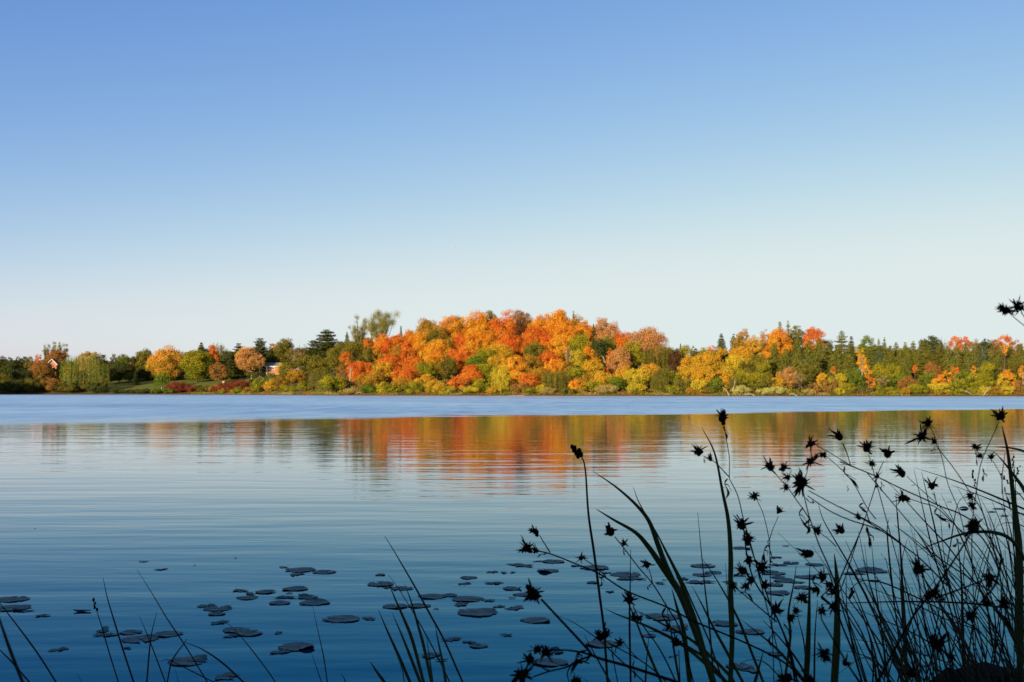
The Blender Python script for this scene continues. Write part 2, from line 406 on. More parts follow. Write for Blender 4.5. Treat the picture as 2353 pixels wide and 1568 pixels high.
# x, top y, width, kind, colour, distance behind the waterline ('-': automatic), [lowest y of the crown], [P: pale trunk]
# kinds: r round, k cone-shaped broadleaf, c spruce, p pine, w willow, s sparse tall, b nearly bare, h shrub
T_LEFT = """
5 817 26 p dark 50;24 820 24 r dark 45;43 819 26 r dark 48;57 818 20 p dark 52;10 823 20 r russet 58
14 835 44 r dark 24;52 845 48 r dark 16;8 858 48 r olive 8;67 819 24 r olive 44;95 825 52 r russet 30;89 814 16 r red 60
106 785 20 s sage 72;126 783 22 s sage 74;142 784 30 s sage 70;131 803 52 r russet 62;192 810 110 w curtain 9 894
206 807 56 r tan 56;237 814 24 p dark 50;262 813 28 r olive 55;284 813 38 r green 55;301 818 26 r dark 50;276 830 64 r dark 30
297 832 26 r russet 34;332 799 48 r olive 52;379 791 78 r amber 34 878;312 850 18 c dark 22;340 848 54 r dark 40;372 853 34 w green 10 896
250 845 44 r dark 26;35 872 50 h dark 2;75 868 46 h olive 3;118 866 48 h russet 4;158 884 40 h olive 2;0 876 40 h dark 2;225 886 40 h dark 2;137 876 30 h gold 5
270 893 34 h dark 1;300 894 34 h dark 1;330 892 36 h dark 1;360 892 30 h green 1;408 876 54 h maroon 3;444 888 28 h maroon 2;388 890 30 h green 1
420 808 28 r olive 66;435 806 26 r russet 70;412 830 34 r dark 48;462 786 32 c dark 58;452 802 68 r ygreen 28 880
497 785 58 w olive 66;490 792 28 r red 52;486 812 26 c dark 46;519 806 32 p blueg 44;531 806 36 c dark 50;502 832 42 r russet 24 876
548 788 30 p dark 64;557 794 34 r gold 58;571 796 56 r pink 40 856;598 815 24 r pink 36 846;597 776 44 p dark 62;623 800 30 p dark 58
654 776 48 r olive 64;626 789 16 r orange 70;648 834 26 r yellow 40 872;676 799 38 b tan 44;694 789 30 b russet 58;750 757 66 p dark 66;719 780 36 p dark 60
774 788 46 r olive 40;732 815 48 r olive 34;736 840 62 w olive 8 906;763 858 54 r ygreen 3;663 828 40 r olive 26;680 847 50 r oolive 14
592 869 34 h ygreen 3;619 870 32 h gold 4;643 863 38 h oolive 6;663 884 40 h ygreen 2;700 876 40 h ygreen 3;623 856 28 h green 12;595 852 26 h dark 24;577 857 16 h dark 26;612 855 14 h maroon 28
553 870 52 h maroon 6;529 876 48 h maroon 4;506 883 32 h russet 3;470 888 30 h olive 2;493 889 26 h oolive 1;519 891 30 h ygreen 1;546 893 32 h ygreen 1;572 891 28 h oolive 1
530 824 38 p dark 38;470 800 40 r dark 62;560 815 36 r dark 54;700 815 40 r olive 30
"""  # dark spruce right of the grey-green pine stands in for its shaded side
T_MID = """
825 724 52 s sage 48;876 706 78 s sage 52;797 762 20 c dark 46;854 755 14 c dark 50;921 747 14 c dark 54;812 776 56 r olive 24;845 795 34 r olive 22
795 806 26 r red 14;828 828 56 r red 8;845 779 24 r red 34;790 838 34 r russet 12;814 891 46 h tan 1;845 882 40 h green 1
881 765 54 r orange 38;910 766 44 r red 38;941 755 46 r orange 42;968 758 48 r orange 42;978 730 54 r oolive 54;1003 746 46 r oolive 50;1034 723 50 r orange 56;1054 724 38 r oolive 58
1098 710 58 r orange 56;1128 712 40 r olive 58;1160 710 60 r red 55;1000 756 48 r olive 42;1005 778 52 r orange 32;1063 764 56 r red 40;1036 773 42 r olive 40;1082 772 36 r orange 38
1118 758 48 r orange 42;1114 798 56 r ygreen 24;1147 788 50 r gold 28;938 779 40 k red 28;886 784 48 r red 30;914 790 42 r oolive 30;899 811 54 r red 20
866 800 38 r oolive 24;877 830 50 r gold 12;950 818 48 r red 16;927 843 52 r red 8;980 828 46 r ygreen 14;1001 812 54 r orange 18;1029 815 40 r olive 16;1063 796 58 r red 26
1082 836 58 k red 9;1093 814 42 r green 18;1114 834 52 r ygreen 12;1146 814 50 r gold 18;854 850 58 r oolive 5;879 876 34 h yellow 1;903 878 42 h ygreen 1;927 866 48 r oolive 3
954 876 50 h ygreen 1;978 858 46 r gold 5;1000 874 50 h gold 1;1027 886 40 h yellow 1;1054 864 44 r red 3;1078 886 48 h yellow 1;1109 868 48 r ygreen 2;1151 858 48 w yellow 2 906;1133 887 38 h gold 1
1201 711 42 r russet 57;1199 738 32 r darkred 52;1240 722 44 r orange 54;1262 719 40 r orange 55;1292 710 62 r orange 54;1318 713 14 c dark 60;1326 721 34 r oolive 54;1345 733 40 r orange 48
1364 742 14 c dark 48;1385 728 38 r pink 50;1403 737 38 r pink 46;1434 760 46 r red 38;1489 748 74 r pink 40;1220 749 44 r red 42;1241 747 38 r red 44;1258 759 36 r red 40;1176 766 56 r red 38
1300 744 54 r orange 42;1276 773 54 r orange 34;1230 784 48 r olive 28;1334 764 46 r ygreen 36;1358 784 44 k orange 28;1378 776 42 r dark 30;1396 772 42 r green 36;1405 800 30 k red 26
1424 796 44 r pink 22;1453 783 46 r ygreen 28;1506 786 64 w olive 26;1148 838 40 r yellow 9;1181 815 56 r orange 18;1220 812 42 r oolive 20;1263 802 48 r red 24;1279 824 48 r orange 14
1307 794 34 b tan 24;1329 802 40 r yellow 22;1364 824 48 r gold 15;1303 828 40 r oolive 14;1322 841 40 r ygreen 10;1240 842 48 r oolive 10;1159 848 46 r yellow 7;1189 849 44 r orange 8
1216 858 44 r red 6;1277 848 66 w olive 3;1198 878 48 r russet 1;1220 889 38 h ygreen 1;1247 880 32 h yellow 1;1263 890 38 h tan 0.6;1303 889 40 h olive 0.6;1327 870 38 r orange 2
1358 874 44 r ygreen 2;1385 850 50 r gold 6;1395 883 52 h tan 1;1418 864 38 r green 4;1440 838 48 r gold 10;1464 846 54 r yellow 7;1460 880 44 h yellow 1;1495 834 50 r gold 11;1520 844 48 w olive 8;1345 855 34 r oolive 6
"""  # the dark-leaved tree on the right flank fills a shaded gap
T_RIGHT = """
1533 788 42 w olive 30;1573 792 48 r ygreen 34;1564 787 12 c dark 40;1553 800 34 r darkred 26;1583 814 38 r gold 22;1625 807 64 r gold 20;1620 798 48 r ygreen 30;1598 795 24 r dark 38;1636 794 20 r red 36
1658 765 34 c dark 46;1686 766 28 c dark 46;1709 754 34 r oolive 52;1697 774 34 r oolive 44;1735 769 46 r gold 44;1760 756 30 r pink 52;1793 752 52 r orange 50;1662 797 36 r gold 30;1704 794 50 r gold 30;1793 737 20 p conif 58;1812 736 18 p conif 58
1832 748 34 r olive 54;1870 750 46 r red 50;1689 813 50 r yellow 20;1662 838 38 r gold 11;1580 836 48 r gold 12;1620 844 54 r gold 9;1722 826 44 r olive 18;1755 828 36 r ygreen 16;1744 812 38 r olive 26;1764 794 30 r orange 36
1780 786 40 c conif 36;1806 799 40 c conif 28;1832 773 40 c conif 40;1834 800 40 c conif 26;1859 782 36 c conif 38;1883 777 42 c conif 40;1892 790 38 c conif 32;1872 806 40 c conif 24
1808 841 44 r pink 8;1786 860 30 r gold 5;1707 850 44 r ygreen 8;1689 866 38 w olive 3;1667 869 20 r orange 5;1644 866 40 r green 4;1604 872 34 r yellow 2;1569 868 48 w olive 3;1516 863 42 w olive 4;1545 850 40 r ygreen 9
1740 854 38 r ygreen 7;1766 860 36 r olive 5;1784 888 54 h pale 0.6;1755 893 38 h pale 0.6;1702 884 44 h pale 1;1631 886 34 h olive 1;1836 852 30 b tan 5;1870 879 26 h russet 1;1888 856 26 k gold 5;1850 835 36 r olive 14;1550 884 36 h ygreen 1;1590 888 30 h oolive 1
1935 759 34 p conif 46;1957 770 24 c dark 46;1994 769 38 r green 44;2020 777 20 c conif 44;2033 774 20 c conif 46;1976 791 22 r yellow 34;2060 785 30 c conif 40;2081 785 30 c conif 42;2099 782 32 c conif 42;2122 780 34 p conif 42
2142 771 48 r dark 46;2169 774 28 b russet 48;2197 772 28 r red 50;2218 772 26 r red 50;2240 778 30 r russet 48;2264 777 34 r dark 44;2311 769 32 r red 50;2290 780 34 r russet 46;2336 779 38 r russet 46
1905 786 36 c conif 34;1925 790 38 c conif 30;1952 788 38 c conif 32;1915 812 36 c conif 20;1945 815 36 c conif 18;2000 790 44 p conif 32;2022 795 40 c blueg 30;2046 792 38 c conif 34;2068 798 38 c conif 28
2090 796 36 c conif 28;2110 800 36 c conif 26;2135 792 34 p conif 34;2160 788 36 p olive 32;2178 792 36 c conif 28;2200 790 38 c conif 30;2220 786 38 c conif 32;2240 788 38 c conif 30;2258 794 36 c blueg 24;2280 792 38 c conif 30
2295 796 34 c conif 28;2308 790 18 r orange 26;2322 792 38 c conif 32;2345 790 38 c conif 32;2036 812 36 c conif 20;2080 818 38 c conif 18;2190 818 38 c conif 16;2225 820 36 c conif 16;2285 822 36 c conif 14;2330 818 38 p olive 18;2352 815 34 c conif 20
1961 843 48 r green 8;2021 832 42 r ygreen 12;2050 834 46 r ygreen 11;2060 856 48 r green 6;2087 863 44 r russet 4;2132 806 48 p olive 22;2145 830 42 r russet 14;2130 855 40 r green 6;2112 880 48 h ygreen 1
1982 808 24 k orange 16 852 P;1992 838 24 k orange 10;2001 864 20 r red 4;1915 842 12 k red 12;1887 860 20 r orange 8;1924 857 36 r yellow 5;1930 890 28 h yellow 0.6;2027 858 34 b tan 3;2102 839 14 k red 12
2172 850 28 k orange 6;2157 860 34 r orange 4;2194 842 22 r red 9;2163 878 48 r yellow 1;2190 877 44 h ygreen 1;2237 840 14 k orange 10;2264 828 38 r ygreen 11;2235 855 40 r ygreen 6;2206 868 32 r ygreen 4;2208 848 34 r green 9
2260 855 44 r ygreen 5;2258 887 34 h yellow 0.6;2317 848 36 r orange 6;2303 859 26 r yellow 4;2313 884 34 h yellow 0.6;2350 840 20 r orange 9;2346 870 34 r russet 3;1905 870 34 h russet 2;1950 880 34 h ygreen 1;1980 886 28 h olive 1
2025 884 34 h ygreen 1;2050 888 34 h ygreen 1;2080 890 34 h oolive 0.6;2285 885 34 h oolive 1;2225 890 34 h ygreen 0.6;1860 893 34 h tan 0.6;1815 893 30 h ygreen 0.6
"""
rf = random.Random(4)
T_BACK = []
for x in range(842, 1545, 34):
    yt = float(np.interp(x, [840, 900, 960, 1040, 1100, 1300, 1400, 1440, 1490, 1540], [770, 772, 752, 738, 728, 730, 752, 775, 765, 795])) + rf.uniform(2, 12)
    T_BACK.append(f"{x} {yt:.0f} 46 r {rf.choice(['oolive', 'orange', 'olive', 'russet'])} 66")
for x in range(1565, 2353, 30):
    yt = float(np.interp(x, [1560, 1640, 1700, 1790, 1880, 1960, 2100, 2353], [800, 800, 785, 765, 772, 788, 792, 786])) + rf.uniform(2, 12)
    T_BACK.append(f"{x} {yt:.0f} 42 {rf.choice('crr')} {rf.choice(['conif', 'dark', 'olive'])} 60")
for x in range(10, 830, 34):
    yt = float(np.interp(x, [0, 130, 250, 380, 460, 600, 750, 830], [826, 815, 822, 815, 800, 794, 785, 775])) + rf.uniform(2, 10)
    T_BACK.append(f"{x} {yt:.0f} 46 r {rf.choice(['dark', 'olive', 'dark', 'russet'])} 84")
for x in range(236, 590, 17):  # filler shrubs behind the lawn, leaves kept dark to deepen the bank's shade
    T_BACK.append(f"{x + rf.uniform(-4, 4):.0f} {rf.uniform(846, 858):.0f} {rf.uniform(26, 38):.0f} h {rf.choice(['dark', 'dark', 'olive', 'green'])} {rf.uniform(36, 46):.0f}")
for x in range(-10, 250, 19):  # bank shrubs whose dark leaves also stand in for shade along the shore
    T_BACK.append(f"{x + rf.uniform(-4, 4):.0f} {rf.uniform(866, 880):.0f} {rf.uniform(30, 42):.0f} h {rf.choice(['dark', 'dark', 'olive'])} {rf.uniform(1.5, 9):.1f}")
for x in range(400, 600, 26):
    T_BACK.append(f"{x + rf.uniform(-4, 4):.0f} {rf.uniform(880, 888):.0f} {rf.uniform(26, 36):.0f} h {rf.choice(['russet', 'olive', 'maroon', 'oolive'])} {rf.uniform(2, 5):.1f}")
T_BACK += ['130 839 36 r olive 34', '105 842 30 r russet 34', '165 836 40 r dark 62', '190 838 40 r olive 60', '215 838 40 r dark 62', '150 842 36 r russet 50', '240 840 36 r dark 60', '325 840 36 r dark 60', '480 836 40 r dark 56', '600 834 36 r dark 64']
T_BACK = ';'.join(T_BACK)
for src in (T_LEFT, T_MID, T_RIGHT, T_BACK):
    for e in src.replace('\n', ';').split(';'):
        q = e.split()
        if not q: continue
        TREES.append(dict(x=float(q[0]), y=float(q[1]), w=float(q[2]), k=q[3], c=q[4], v=float(q[5]),
                          bot=float(q[6]) if len(q) > 6 else None, pale='P' in q[7:]))
KW = {'r': ('autumn_tree', 'tree'), 'k': ('autumn_tree', 'tree'), 'c': ('spruce_tree', 'spruce'), 'p': ('pine_tree', 'pine'),
      'w': ('willow_tree', 'willow'), 's': ('tall_sparse_tree', 'tree'), 'b': ('half_bare_tree', 'tree'), 'h': ('shrub', 'shrub')}
WORD = {'r': 'round tree', 'k': 'narrow tree', 'c': 'spruce', 'p': 'pine', 'w': 'willow', 's': 'tall thin-leaved tree', 'b': 'half-bare tree', 'h': 'shrub'}
def region(x):
    for lim, nm in ((250, 'dark bank at far left'), (440, 'lawn bank with golden tree'), (610, 'bank with maroon bushes'),
                    (790, 'bank right of small house'), (960, 'left flank of orange hill'), (1130, 'left half of orange hill'), (1300, 'right half of orange hill'),
                    (1540, 'right flank of orange hill'), (1780, 'golden woods right of hill'), (2060, 'left half of conifer woods'), (9999, 'far right conifer woods')):
        if x < lim: return nm
def rowname(tr):
    if tr['k'] == 'h': return 'near the water'
    y, x = tr['y'], tr['x']
    hi = 800 if x < 790 else (768 if x < 1540 else 788)
    lo = 840 if x < 790 else 830
    return 'on skyline' if y < hi else ('on mid slope' if y < lo else 'by the water')
buckets = {}
for tr in TREES: buckets.setdefault((tr['c'], tr['k'], region(tr['x']), rowname(tr)), []).append(tr)
for key, L in buckets.items():
    L.sort(key=lambda q: q['x'])
    for i, tr in enumerate(L):
        base = f"{PAL[tr['c']][2]} {WORD[tr['k']]} {key[3]}, {key[2]}"
        tr['label'] = base if len(L) == 1 else f"{base}, {ordinal(i + 1, len(L))}"
special = {(379, 791): 'large rounded golden-orange tree on the lawn of the left bank',
           (192, 810): 'big weeping willow with hanging olive curtains at the left shore',
           (452, 802): 'bright green spreading tree standing on the lawn, right of the golden tree',
           (571, 796): 'pinkish russet spreading tree on the slope left of the small brick house',
           (640, 832): 'small bright yellow tree touching the right side of the brick house',
           (876, 706): 'tallest thin-leaved tree with fanned bare limbs above the left end of the hill',
           (825, 724): 'thin-leaved tree just left of the tallest one on the skyline',
           (1982, 808): 'slim orange tree on a bare pale trunk among the conifers',
           (750, 757): 'large dark rounded pine on the skyline left of the orange hill',
           (1489, 748): 'pinkish orange domed tree ending the hill crest on its right side'}
def place_tree(tr, i):
    rng = np.random.default_rng(1000 + i)
    k = tr['k']
    if 'X' in tr: X0, Y0 = tr['X'], tr['Y']
    else:
        Y0 = 480.0
        for _ in range(6):
            X0 = (tr['x'] - CX) / F * Y0; Y0 = shoreY(max(X0, -290)) + tr['v'] * K
        X0 = (tr['x'] - CX) / F * Y0
    g = ground(X0, Y0)
    if 'X' in tr: Hh, wd, D = tr['h'], tr['wm'], 500
    else:
        top = at(tr['x'], tr['y'], Y0).z; Hh = max(1.5, top - g); wd = tr['w'] / F * Y0 * ((1.22 if 850 < tr['x'] < 1540 and tr['y'] < 800 else 1.1) if k == 'r' and tr['x'] > 700 else 1.0); D = Y0
    ls = tr.get('ls', .42 * D / 500)
    name, cat = KW[k]
    root = empty(name, (X0, Y0, g), label=tr['label'], cat=cat, group=tr.get('group', {'h': 'shrubs along the far shore', 'c': 'spruces on the far shore', 'p': 'pines on the far shore', 'w': 'willows on the far shore'}.get(k, 'autumn trees on the far shore')))
    if tr['bot']: hc = min(Hh * .97, (tr['bot'] - tr['y']) / F * Y0)
    elif k == 'h': hc = Hh
    elif k in 'cp': hc = Hh * .94
    elif k == 's': hc = Hh * .62
    elif k == 'b': hc = Hh * .7
    elif k == 'w': hc = Hh * .96
    else: hc = min(Hh * .93, (1.35 if (tr['w'] <= 26 or (tr['x'] > 1780 and tr['v'] >= 44)) else 2.3) * wd)
    z0 = Hh - hc
    bark = BARKP if (tr['pale'] or rng.uniform() < .18) else BARK
    r = .018 * Hh + .05
    L = []
    if k in 'sb':
        L = limbs_of(rng, Hh, z0 - .1 * hc, hc * 1.1, wd, 20 if k == 's' else 16, 1.0)
        if k == 's': Q, T = crown_sparse(rng, L, wd, ls * .85, 1.7, 1.35)
        else: Q, T = crown_sparse(rng, L, wd, ls * .75, .8, 1.1)
    elif k == 'c': Q, T = crown_conifer(rng, wd * 1.3, hc, z0, ls)
    elif k == 'p': Q, T = crown_conifer(rng, wd * 1.25, hc, z0, ls, True)
    elif k == 'w': Q, T = crown_willow(rng, wd, hc, z0, ls)
    elif k == 'h': Q, T = crown_round(rng, wd, hc, .0, ls * .8, 1.9)
    else: Q, T = crown_round(rng, wd, hc, z0, ls * 1.15, 1.75, 'cone' if k == 'k' else 'round', bias=0.9)
    link('crown', quads('crown', Q, LM[tr['c']], T), root)
    if k == 'h': tp, rr = hc * .6, .06
    else: tp, rr = (z0 + hc * (.93 if k in 'cp' else .6)), r
    if not L and k in 'rk': L = limbs_of(rng, Hh, z0, hc * .8, wd * .8, 5)
    if k == 'h': L = [[Vector((0, 0, .1)), Vector((a * wd * .15, b_ * wd * .1, hc * .4)), Vector((a * wd * .3, b_ * wd * .2, hc * .8))] for a, b_ in ((1, 1), (-1, 1), (.4, -1), (-.5, -.8))]
    link('trunk', trunk_mesh(rng, Hh, tp, rr, bark, L), root)
    if k == 'b':
        V, Fc = twigs(rng, L, wd, bark); link('twigs', mesh('twigs', V, Fc, bark), root)
for i, tr in enumerate(TREES):
    tr['label'] = special.get((int(tr['x']), int(tr['y'])), tr['label'])
    place_tree(tr, i)
# woods continuing outside the frame: round the left end of the lake, and behind the photographer (they shade both shores)
k = 0
for (xx, off, hh, ww, c) in ((-304, 4, 17, 12, 'dark'), (-308, 12, 19, 13, 'dark'), (-313, 4, 19, 13, 'olive'), (-311, 24, 20, 13, 'dark'), (-318, 16, 20, 14, 'dark'), (-316, 34, 21, 14, 'dark'),
                             (-322, 8, 19, 14, 'dark'), (-326, 26, 20, 14, 'olive'), (-334, 18, 21, 14, 'dark'), (-344, 30, 22, 14, 'dark'), (-302, 22, 18, 12, 'olive'), (-330, 50, 22, 14, 'dark'),
                             (225, 10, 14, 11, 'conif'), (245, 14, 15, 12, 'conif'), (265, 12, 16, 12, 'olive')):
    k += 1
    place_tree(dict(x=0, y=800, w=0, k='r', c=c, v=0, bot=None, pale=False, X=xx, Y=shoreY(xx) + off, h=hh, wm=ww, ls=.6,
                    label=f'{PAL[c][2]} tree beyond the {"left" if xx < 0 else "right"} end of the far shore, {ORD[k]} in its row', group='shore trees outside the frame'), 900 + k)
k = 0
for (xx, yy, hh, ww) in ((-9, -7, 15, 9), (-14, -13, 18, 11), (-4, -11, 17, 10), (3, -8, 15, 9), (9, -12, 17, 10), (-21, -18, 20, 13), (-10, -20, 20, 12), (-28, -26, 22, 14), (-18, -30, 22, 14),
                         (0, -20, 20, 12), (12, -22, 20, 12), (-17, -6, 16, 10), (-26, -12, 18, 12), (-35, -20, 21, 13), (18, -10, 16, 10), (-38, -34, 23, 15), (-46, -44, 24, 15), (-27, -42, 23, 15)):
    k += 1
    place_tree(dict(x=0, y=800, w=0, k='r', c='dark', v=0, bot=None, pale=False, X=xx, Y=yy, h=hh, wm=ww, ls=.55,
                    label=f'dark green tree on the shaded near bank behind the viewpoint, {ORD[k]} of its belt', group='trees on the near bank'), 950 + k)

# undergrowth and bank grasses (nobody could count these)
def stuff(name, n, vmax, hmax, s, cols, seed, label, xr=(-330, 215)):
    rng = np.random.default_rng(seed)
    x = rng.uniform(xr[0], xr[1], n); v = rng.uniform(0, 1, n) ** 1.3 * vmax + .05
    cl = (np.sin(x * .9) + np.sin(x * .37 + 2) + np.sin(x * .13 + v)) / 3 * .5 + .6
    P = np.empty((n, 3))
    for i in range(n):
        y = shoreY(x[i]) + v[i]; P[i] = (x[i], y, ground_v(x[i], v[i]) + rng.uniform(0, 1) ** 1.5 * hmax * cl[i])
    nr = np.tile([0, -.7, .5], (n, 1)) + rng.normal(0, .3, (n, 3))
    per = rng.integers(0, len(cols), n) if False else ((np.floor(x / 7) * 7919 + np.floor(v / 4) * 31).astype(int) % len(cols))
    return rng, P, nr, per
for nm, n, vm, hm, s, cols, seed, lab in (('shore_grass', 26000, 3.5, 1.5, .42, ('tan', 'ygreen', 'russet', 'olive'), 5, 'tan and olive bank grasses along the far waterline'),
                                         ('undergrowth', 22000, 60, 4.0, .85, ('olive', 'green', 'oolive'), 6, 'olive undergrowth between the trees on the far slope')):
    xr = (-175, 215) if nm == 'shore_grass' else (-95, 215)
    rng, P, nr, per = stuff(nm, n, vm, hm, s, cols, seed, lab, xr)
    Q = leaves(rng, P, nr, s, .5, .45, up=(1, 0, 0) if nm == 'shore_grass' else None)
    me = quads(nm, Q, LM[cols[0]], rng.uniform(0, 1, n))
    for c in cols[1:]: me.materials.append(LM[c])
    me.polygons.foreach_set('material_index', per.astype(np.int32))
    tag(link(nm, me), label=lab, cat='ground cover', kind='stuff')

# ------------------------------------------------------------------ houses and small things on the far shore
BRICK, t, b = newmat('red_brick')
tc = N(t, 'ShaderNodeTexCoord'); bk = N(t, 'ShaderNodeTexBrick'); bk.inputs['Scale'].default_value = 4
mp = N(t, 'ShaderNodeMapping'); mp.inputs['Rotation'].default_value = (math.pi / 2, 0, 0); t.links.new(tc.outputs['Object'], mp.inputs[0]); t.links.new(mp.outputs[0], bk.inputs[0])
bk.inputs['Color1'].default_value = (.42, .13, .06, 1); bk.inputs['Color2'].default_value = (.36, .11, .05, 1); bk.inputs['Mortar'].default_value = (.4, .25, .18, 1)
t.links.new(bk.outputs[0], b.inputs['Base Color']); b.inputs['Roughness'].default_value = .9
WHITE = simple('white_paint', (.78, .77, .74), .6, .06, 3); SHING = simple('grey_shingles', (.16, .16, .15), .9, .3, 6)
GLASS = simple('window_glass', (.02, .025, .03), .1, .2, 1, .6)
def prism(V, Fc, x0, x1, y0, y1, z0, z1, ridge='x', over=0.0):
    b = len(V)
    if ridge == 'x':
        ym = (y0 + y1) / 2
        V += [Vector(p) for p in ((x0, y0, z0), (x1, y0, z0), (x1, y1, z0), (x0, y1, z0), (x0 + over, ym, z1), (x1 - over, ym, z1))]
        Fc += [(b, b + 3, b + 2, b + 1), (b, b + 1, b + 5, b + 4), (b + 1, b + 2, b + 5), (b + 2, b + 3, b + 4, b + 5), (b + 3, b, b + 4)]
    else:
        xm = (x0 + x1) / 2
        V += [Vector(p) for p in ((x0, y0, z0), (x1, y0, z0), (x1, y1, z0), (x0, y1, z0), (xm, y0, z1), (xm, y1, z1))]
        Fc += [(b, b + 3, b + 2, b + 1), (b, b + 1, b + 4), (b + 1, b + 2, b + 5, b + 4), (b + 2, b + 3, b + 5), (b + 3, b, b + 4, b + 5)]
def part(name, fn, mat, parent):
    V, Fc = [], []; fn(V, Fc); return link(name, mesh(name, V, Fc, mat, False), parent)
def sc(px, Y): return px / F * Y
# small brick house, hip roof
Yh = 408.0 * K
p = at(624, 853, Yh); u = sc(1, Yh); g = ground(p.x, Yh)
hs = empty('brick_house', (p.x, Yh, g), label='small brick house with a grey shingle roof and white double window, half hidden by trees', cat='house')
bz = p.z - g
part('wall', lambda V, Fc: box(V, Fc, -12 * u, 22 * u, 0, 8, -1, bz + 11 * u), BRICK, hs)
part('roof', lambda V, Fc: prism(V, Fc, -15 * u, 25 * u, -1.0, 9.0, bz + 11.0 * u + .003, bz + 20 * u, 'x', 6 * u), SHING, hs)
part('fascia', lambda V, Fc: box(V, Fc, -15.2 * u, 25.2 * u, -1.05, -.93, bz + 9.8 * u, bz + 11.1 * u), WHITE, hs)
part('corner_post', lambda V, Fc: box(V, Fc, -12.3 * u, -9.6 * u, -.12, -.004, -1, bz + 9.8 * u), WHITE, hs)
wn = part('window', lambda V, Fc: (box(V, Fc, -3.5 * u, 7 * u, -.1, -.004, bz + 3.2 * u, bz + 4.0 * u), box(V, Fc, -3.5 * u, 7 * u, -.1, -.004, bz + 7.6 * u, bz + 8.4 * u),
     box(V, Fc, -3.5 * u, -2.7 * u, -.1, -.004, bz + 4.0 * u, bz + 7.6 * u), box(V, Fc, 6.2 * u, 7 * u, -.1, -.004, bz + 4.0 * u, bz + 7.6 * u), box(V, Fc, 1.2 * u, 2.2 * u, -.1, -.004, bz + 4.0 * u, bz + 7.6 * u)), WHITE, hs)
for a, c in ((-2.7, 1.2), (2.2, 6.2)):
    part('pane', lambda V, Fc: box(V, Fc, a * u, c * u, -.05, -.01, bz + 4.0 * u, bz + 7.6 * u), GLASS, wn)
# red gabled house behind the willow
Yh = 442.0 * K
p = at(121, 846, Yh); u = sc(1, Yh); g = ground(p.x, Yh); bz = p.z - g
hs = empty('gabled_house', (p.x, Yh, g), label='red brick house showing only its white-edged gable between the left bank trees', cat='house')
part('wall', lambda V, Fc: (box(V, Fc, -11 * u, 9 * u, 0, 10, -1, bz + 9 * u), prism(V, Fc, -11 * u, 9 * u, 0.003, 9.99, bz + 9 * u, bz + 19 * u, 'y')), BRICK, hs)
def slopes(V, Fc):
    for x0, x1 in ((-14, -1), (12, -1)):
        b = len(V); z0, z1 = bz + 7.2 * u, bz + 20.2 * u
        V += [Vector(q) for q in ((x0 * u, -.8, z0), (x1 * u, -.8, z1), (x1 * u, 10.6, z1), (x0 * u, 10.6, z0), (x0 * u, -.8, z0 + .3), (x1 * u, -.8, z1 + .3), (x1 * u, 10.6, z1 + .3), (x0 * u, 10.6, z0 + .3))]
        Fc += [tuple(b + i for i in f) for f in ((0, 3, 2, 1), (4, 5, 6, 7), (0, 1, 5, 4), (1, 2, 6, 5), (2, 3, 7, 6), (3, 0, 4, 7))]
part('roof', slopes, SHING, hs)
def barge(V, Fc):
    for x0 in (-14, 12): tube(V, Fc, [Vector((x0 * u, -.95, bz + 7.2 * u)), Vector((-1 * u, -.95, bz + 20.2 * u))], lambda q: .22, 4)
part('bargeboard', barge, WHITE, hs)
part('window', lambda V, Fc: box(V, Fc, -4 * u, 2 * u, -.06, -.003, bz + 1 * u, bz + 5 * u), WHITE, hs)
# white utility box and pale stone on the lawn
for (x, y, s, nm, lab, m) in ((513.5, 882, 4.2, 'utility_box', 'small white box on the lawn above the maroon bushes', WHITE), (578, 866, 3.0, 'garden_stone', 'small pale garden stone on the lawn below the brick house', BARKP)):
    Yb = (380 if s > 4 else 395) * K
    p = at(x, y, Yb); u = sc(1, Yb); g = ground(p.x, Yb); zt = max(1.2, p.z - g + s * u)
    r = empty(nm, (p.x, Yb, g), label=lab, cat='box' if s > 4 else 'stone')
    if s > 4:
        part('post', lambda V, Fc: box(V, Fc, -.25, .25, -.2, .2, -.3, zt - s * u), WHITE, r)
        part('cabinet', lambda V, Fc: (box(V, Fc, -s * u * .5, s * u * .5, -.5, .5, zt - s * u, zt), prism(V, Fc, -s * u * .55, s * u * .55, -.6, .6, zt + .002, zt + .3)), WHITE, r)
    else:
        V, Fc = [], []; tube(V, Fc, [Vector((0, 0, -.3)), Vector((0, 0, zt * .3)), Vector((.1, 0, zt * .8)), Vector((.1, 0, zt))], lambda q: .55 * (1.1 - q * .8), 8); link('stone', mesh('stone', V, Fc, m), r)
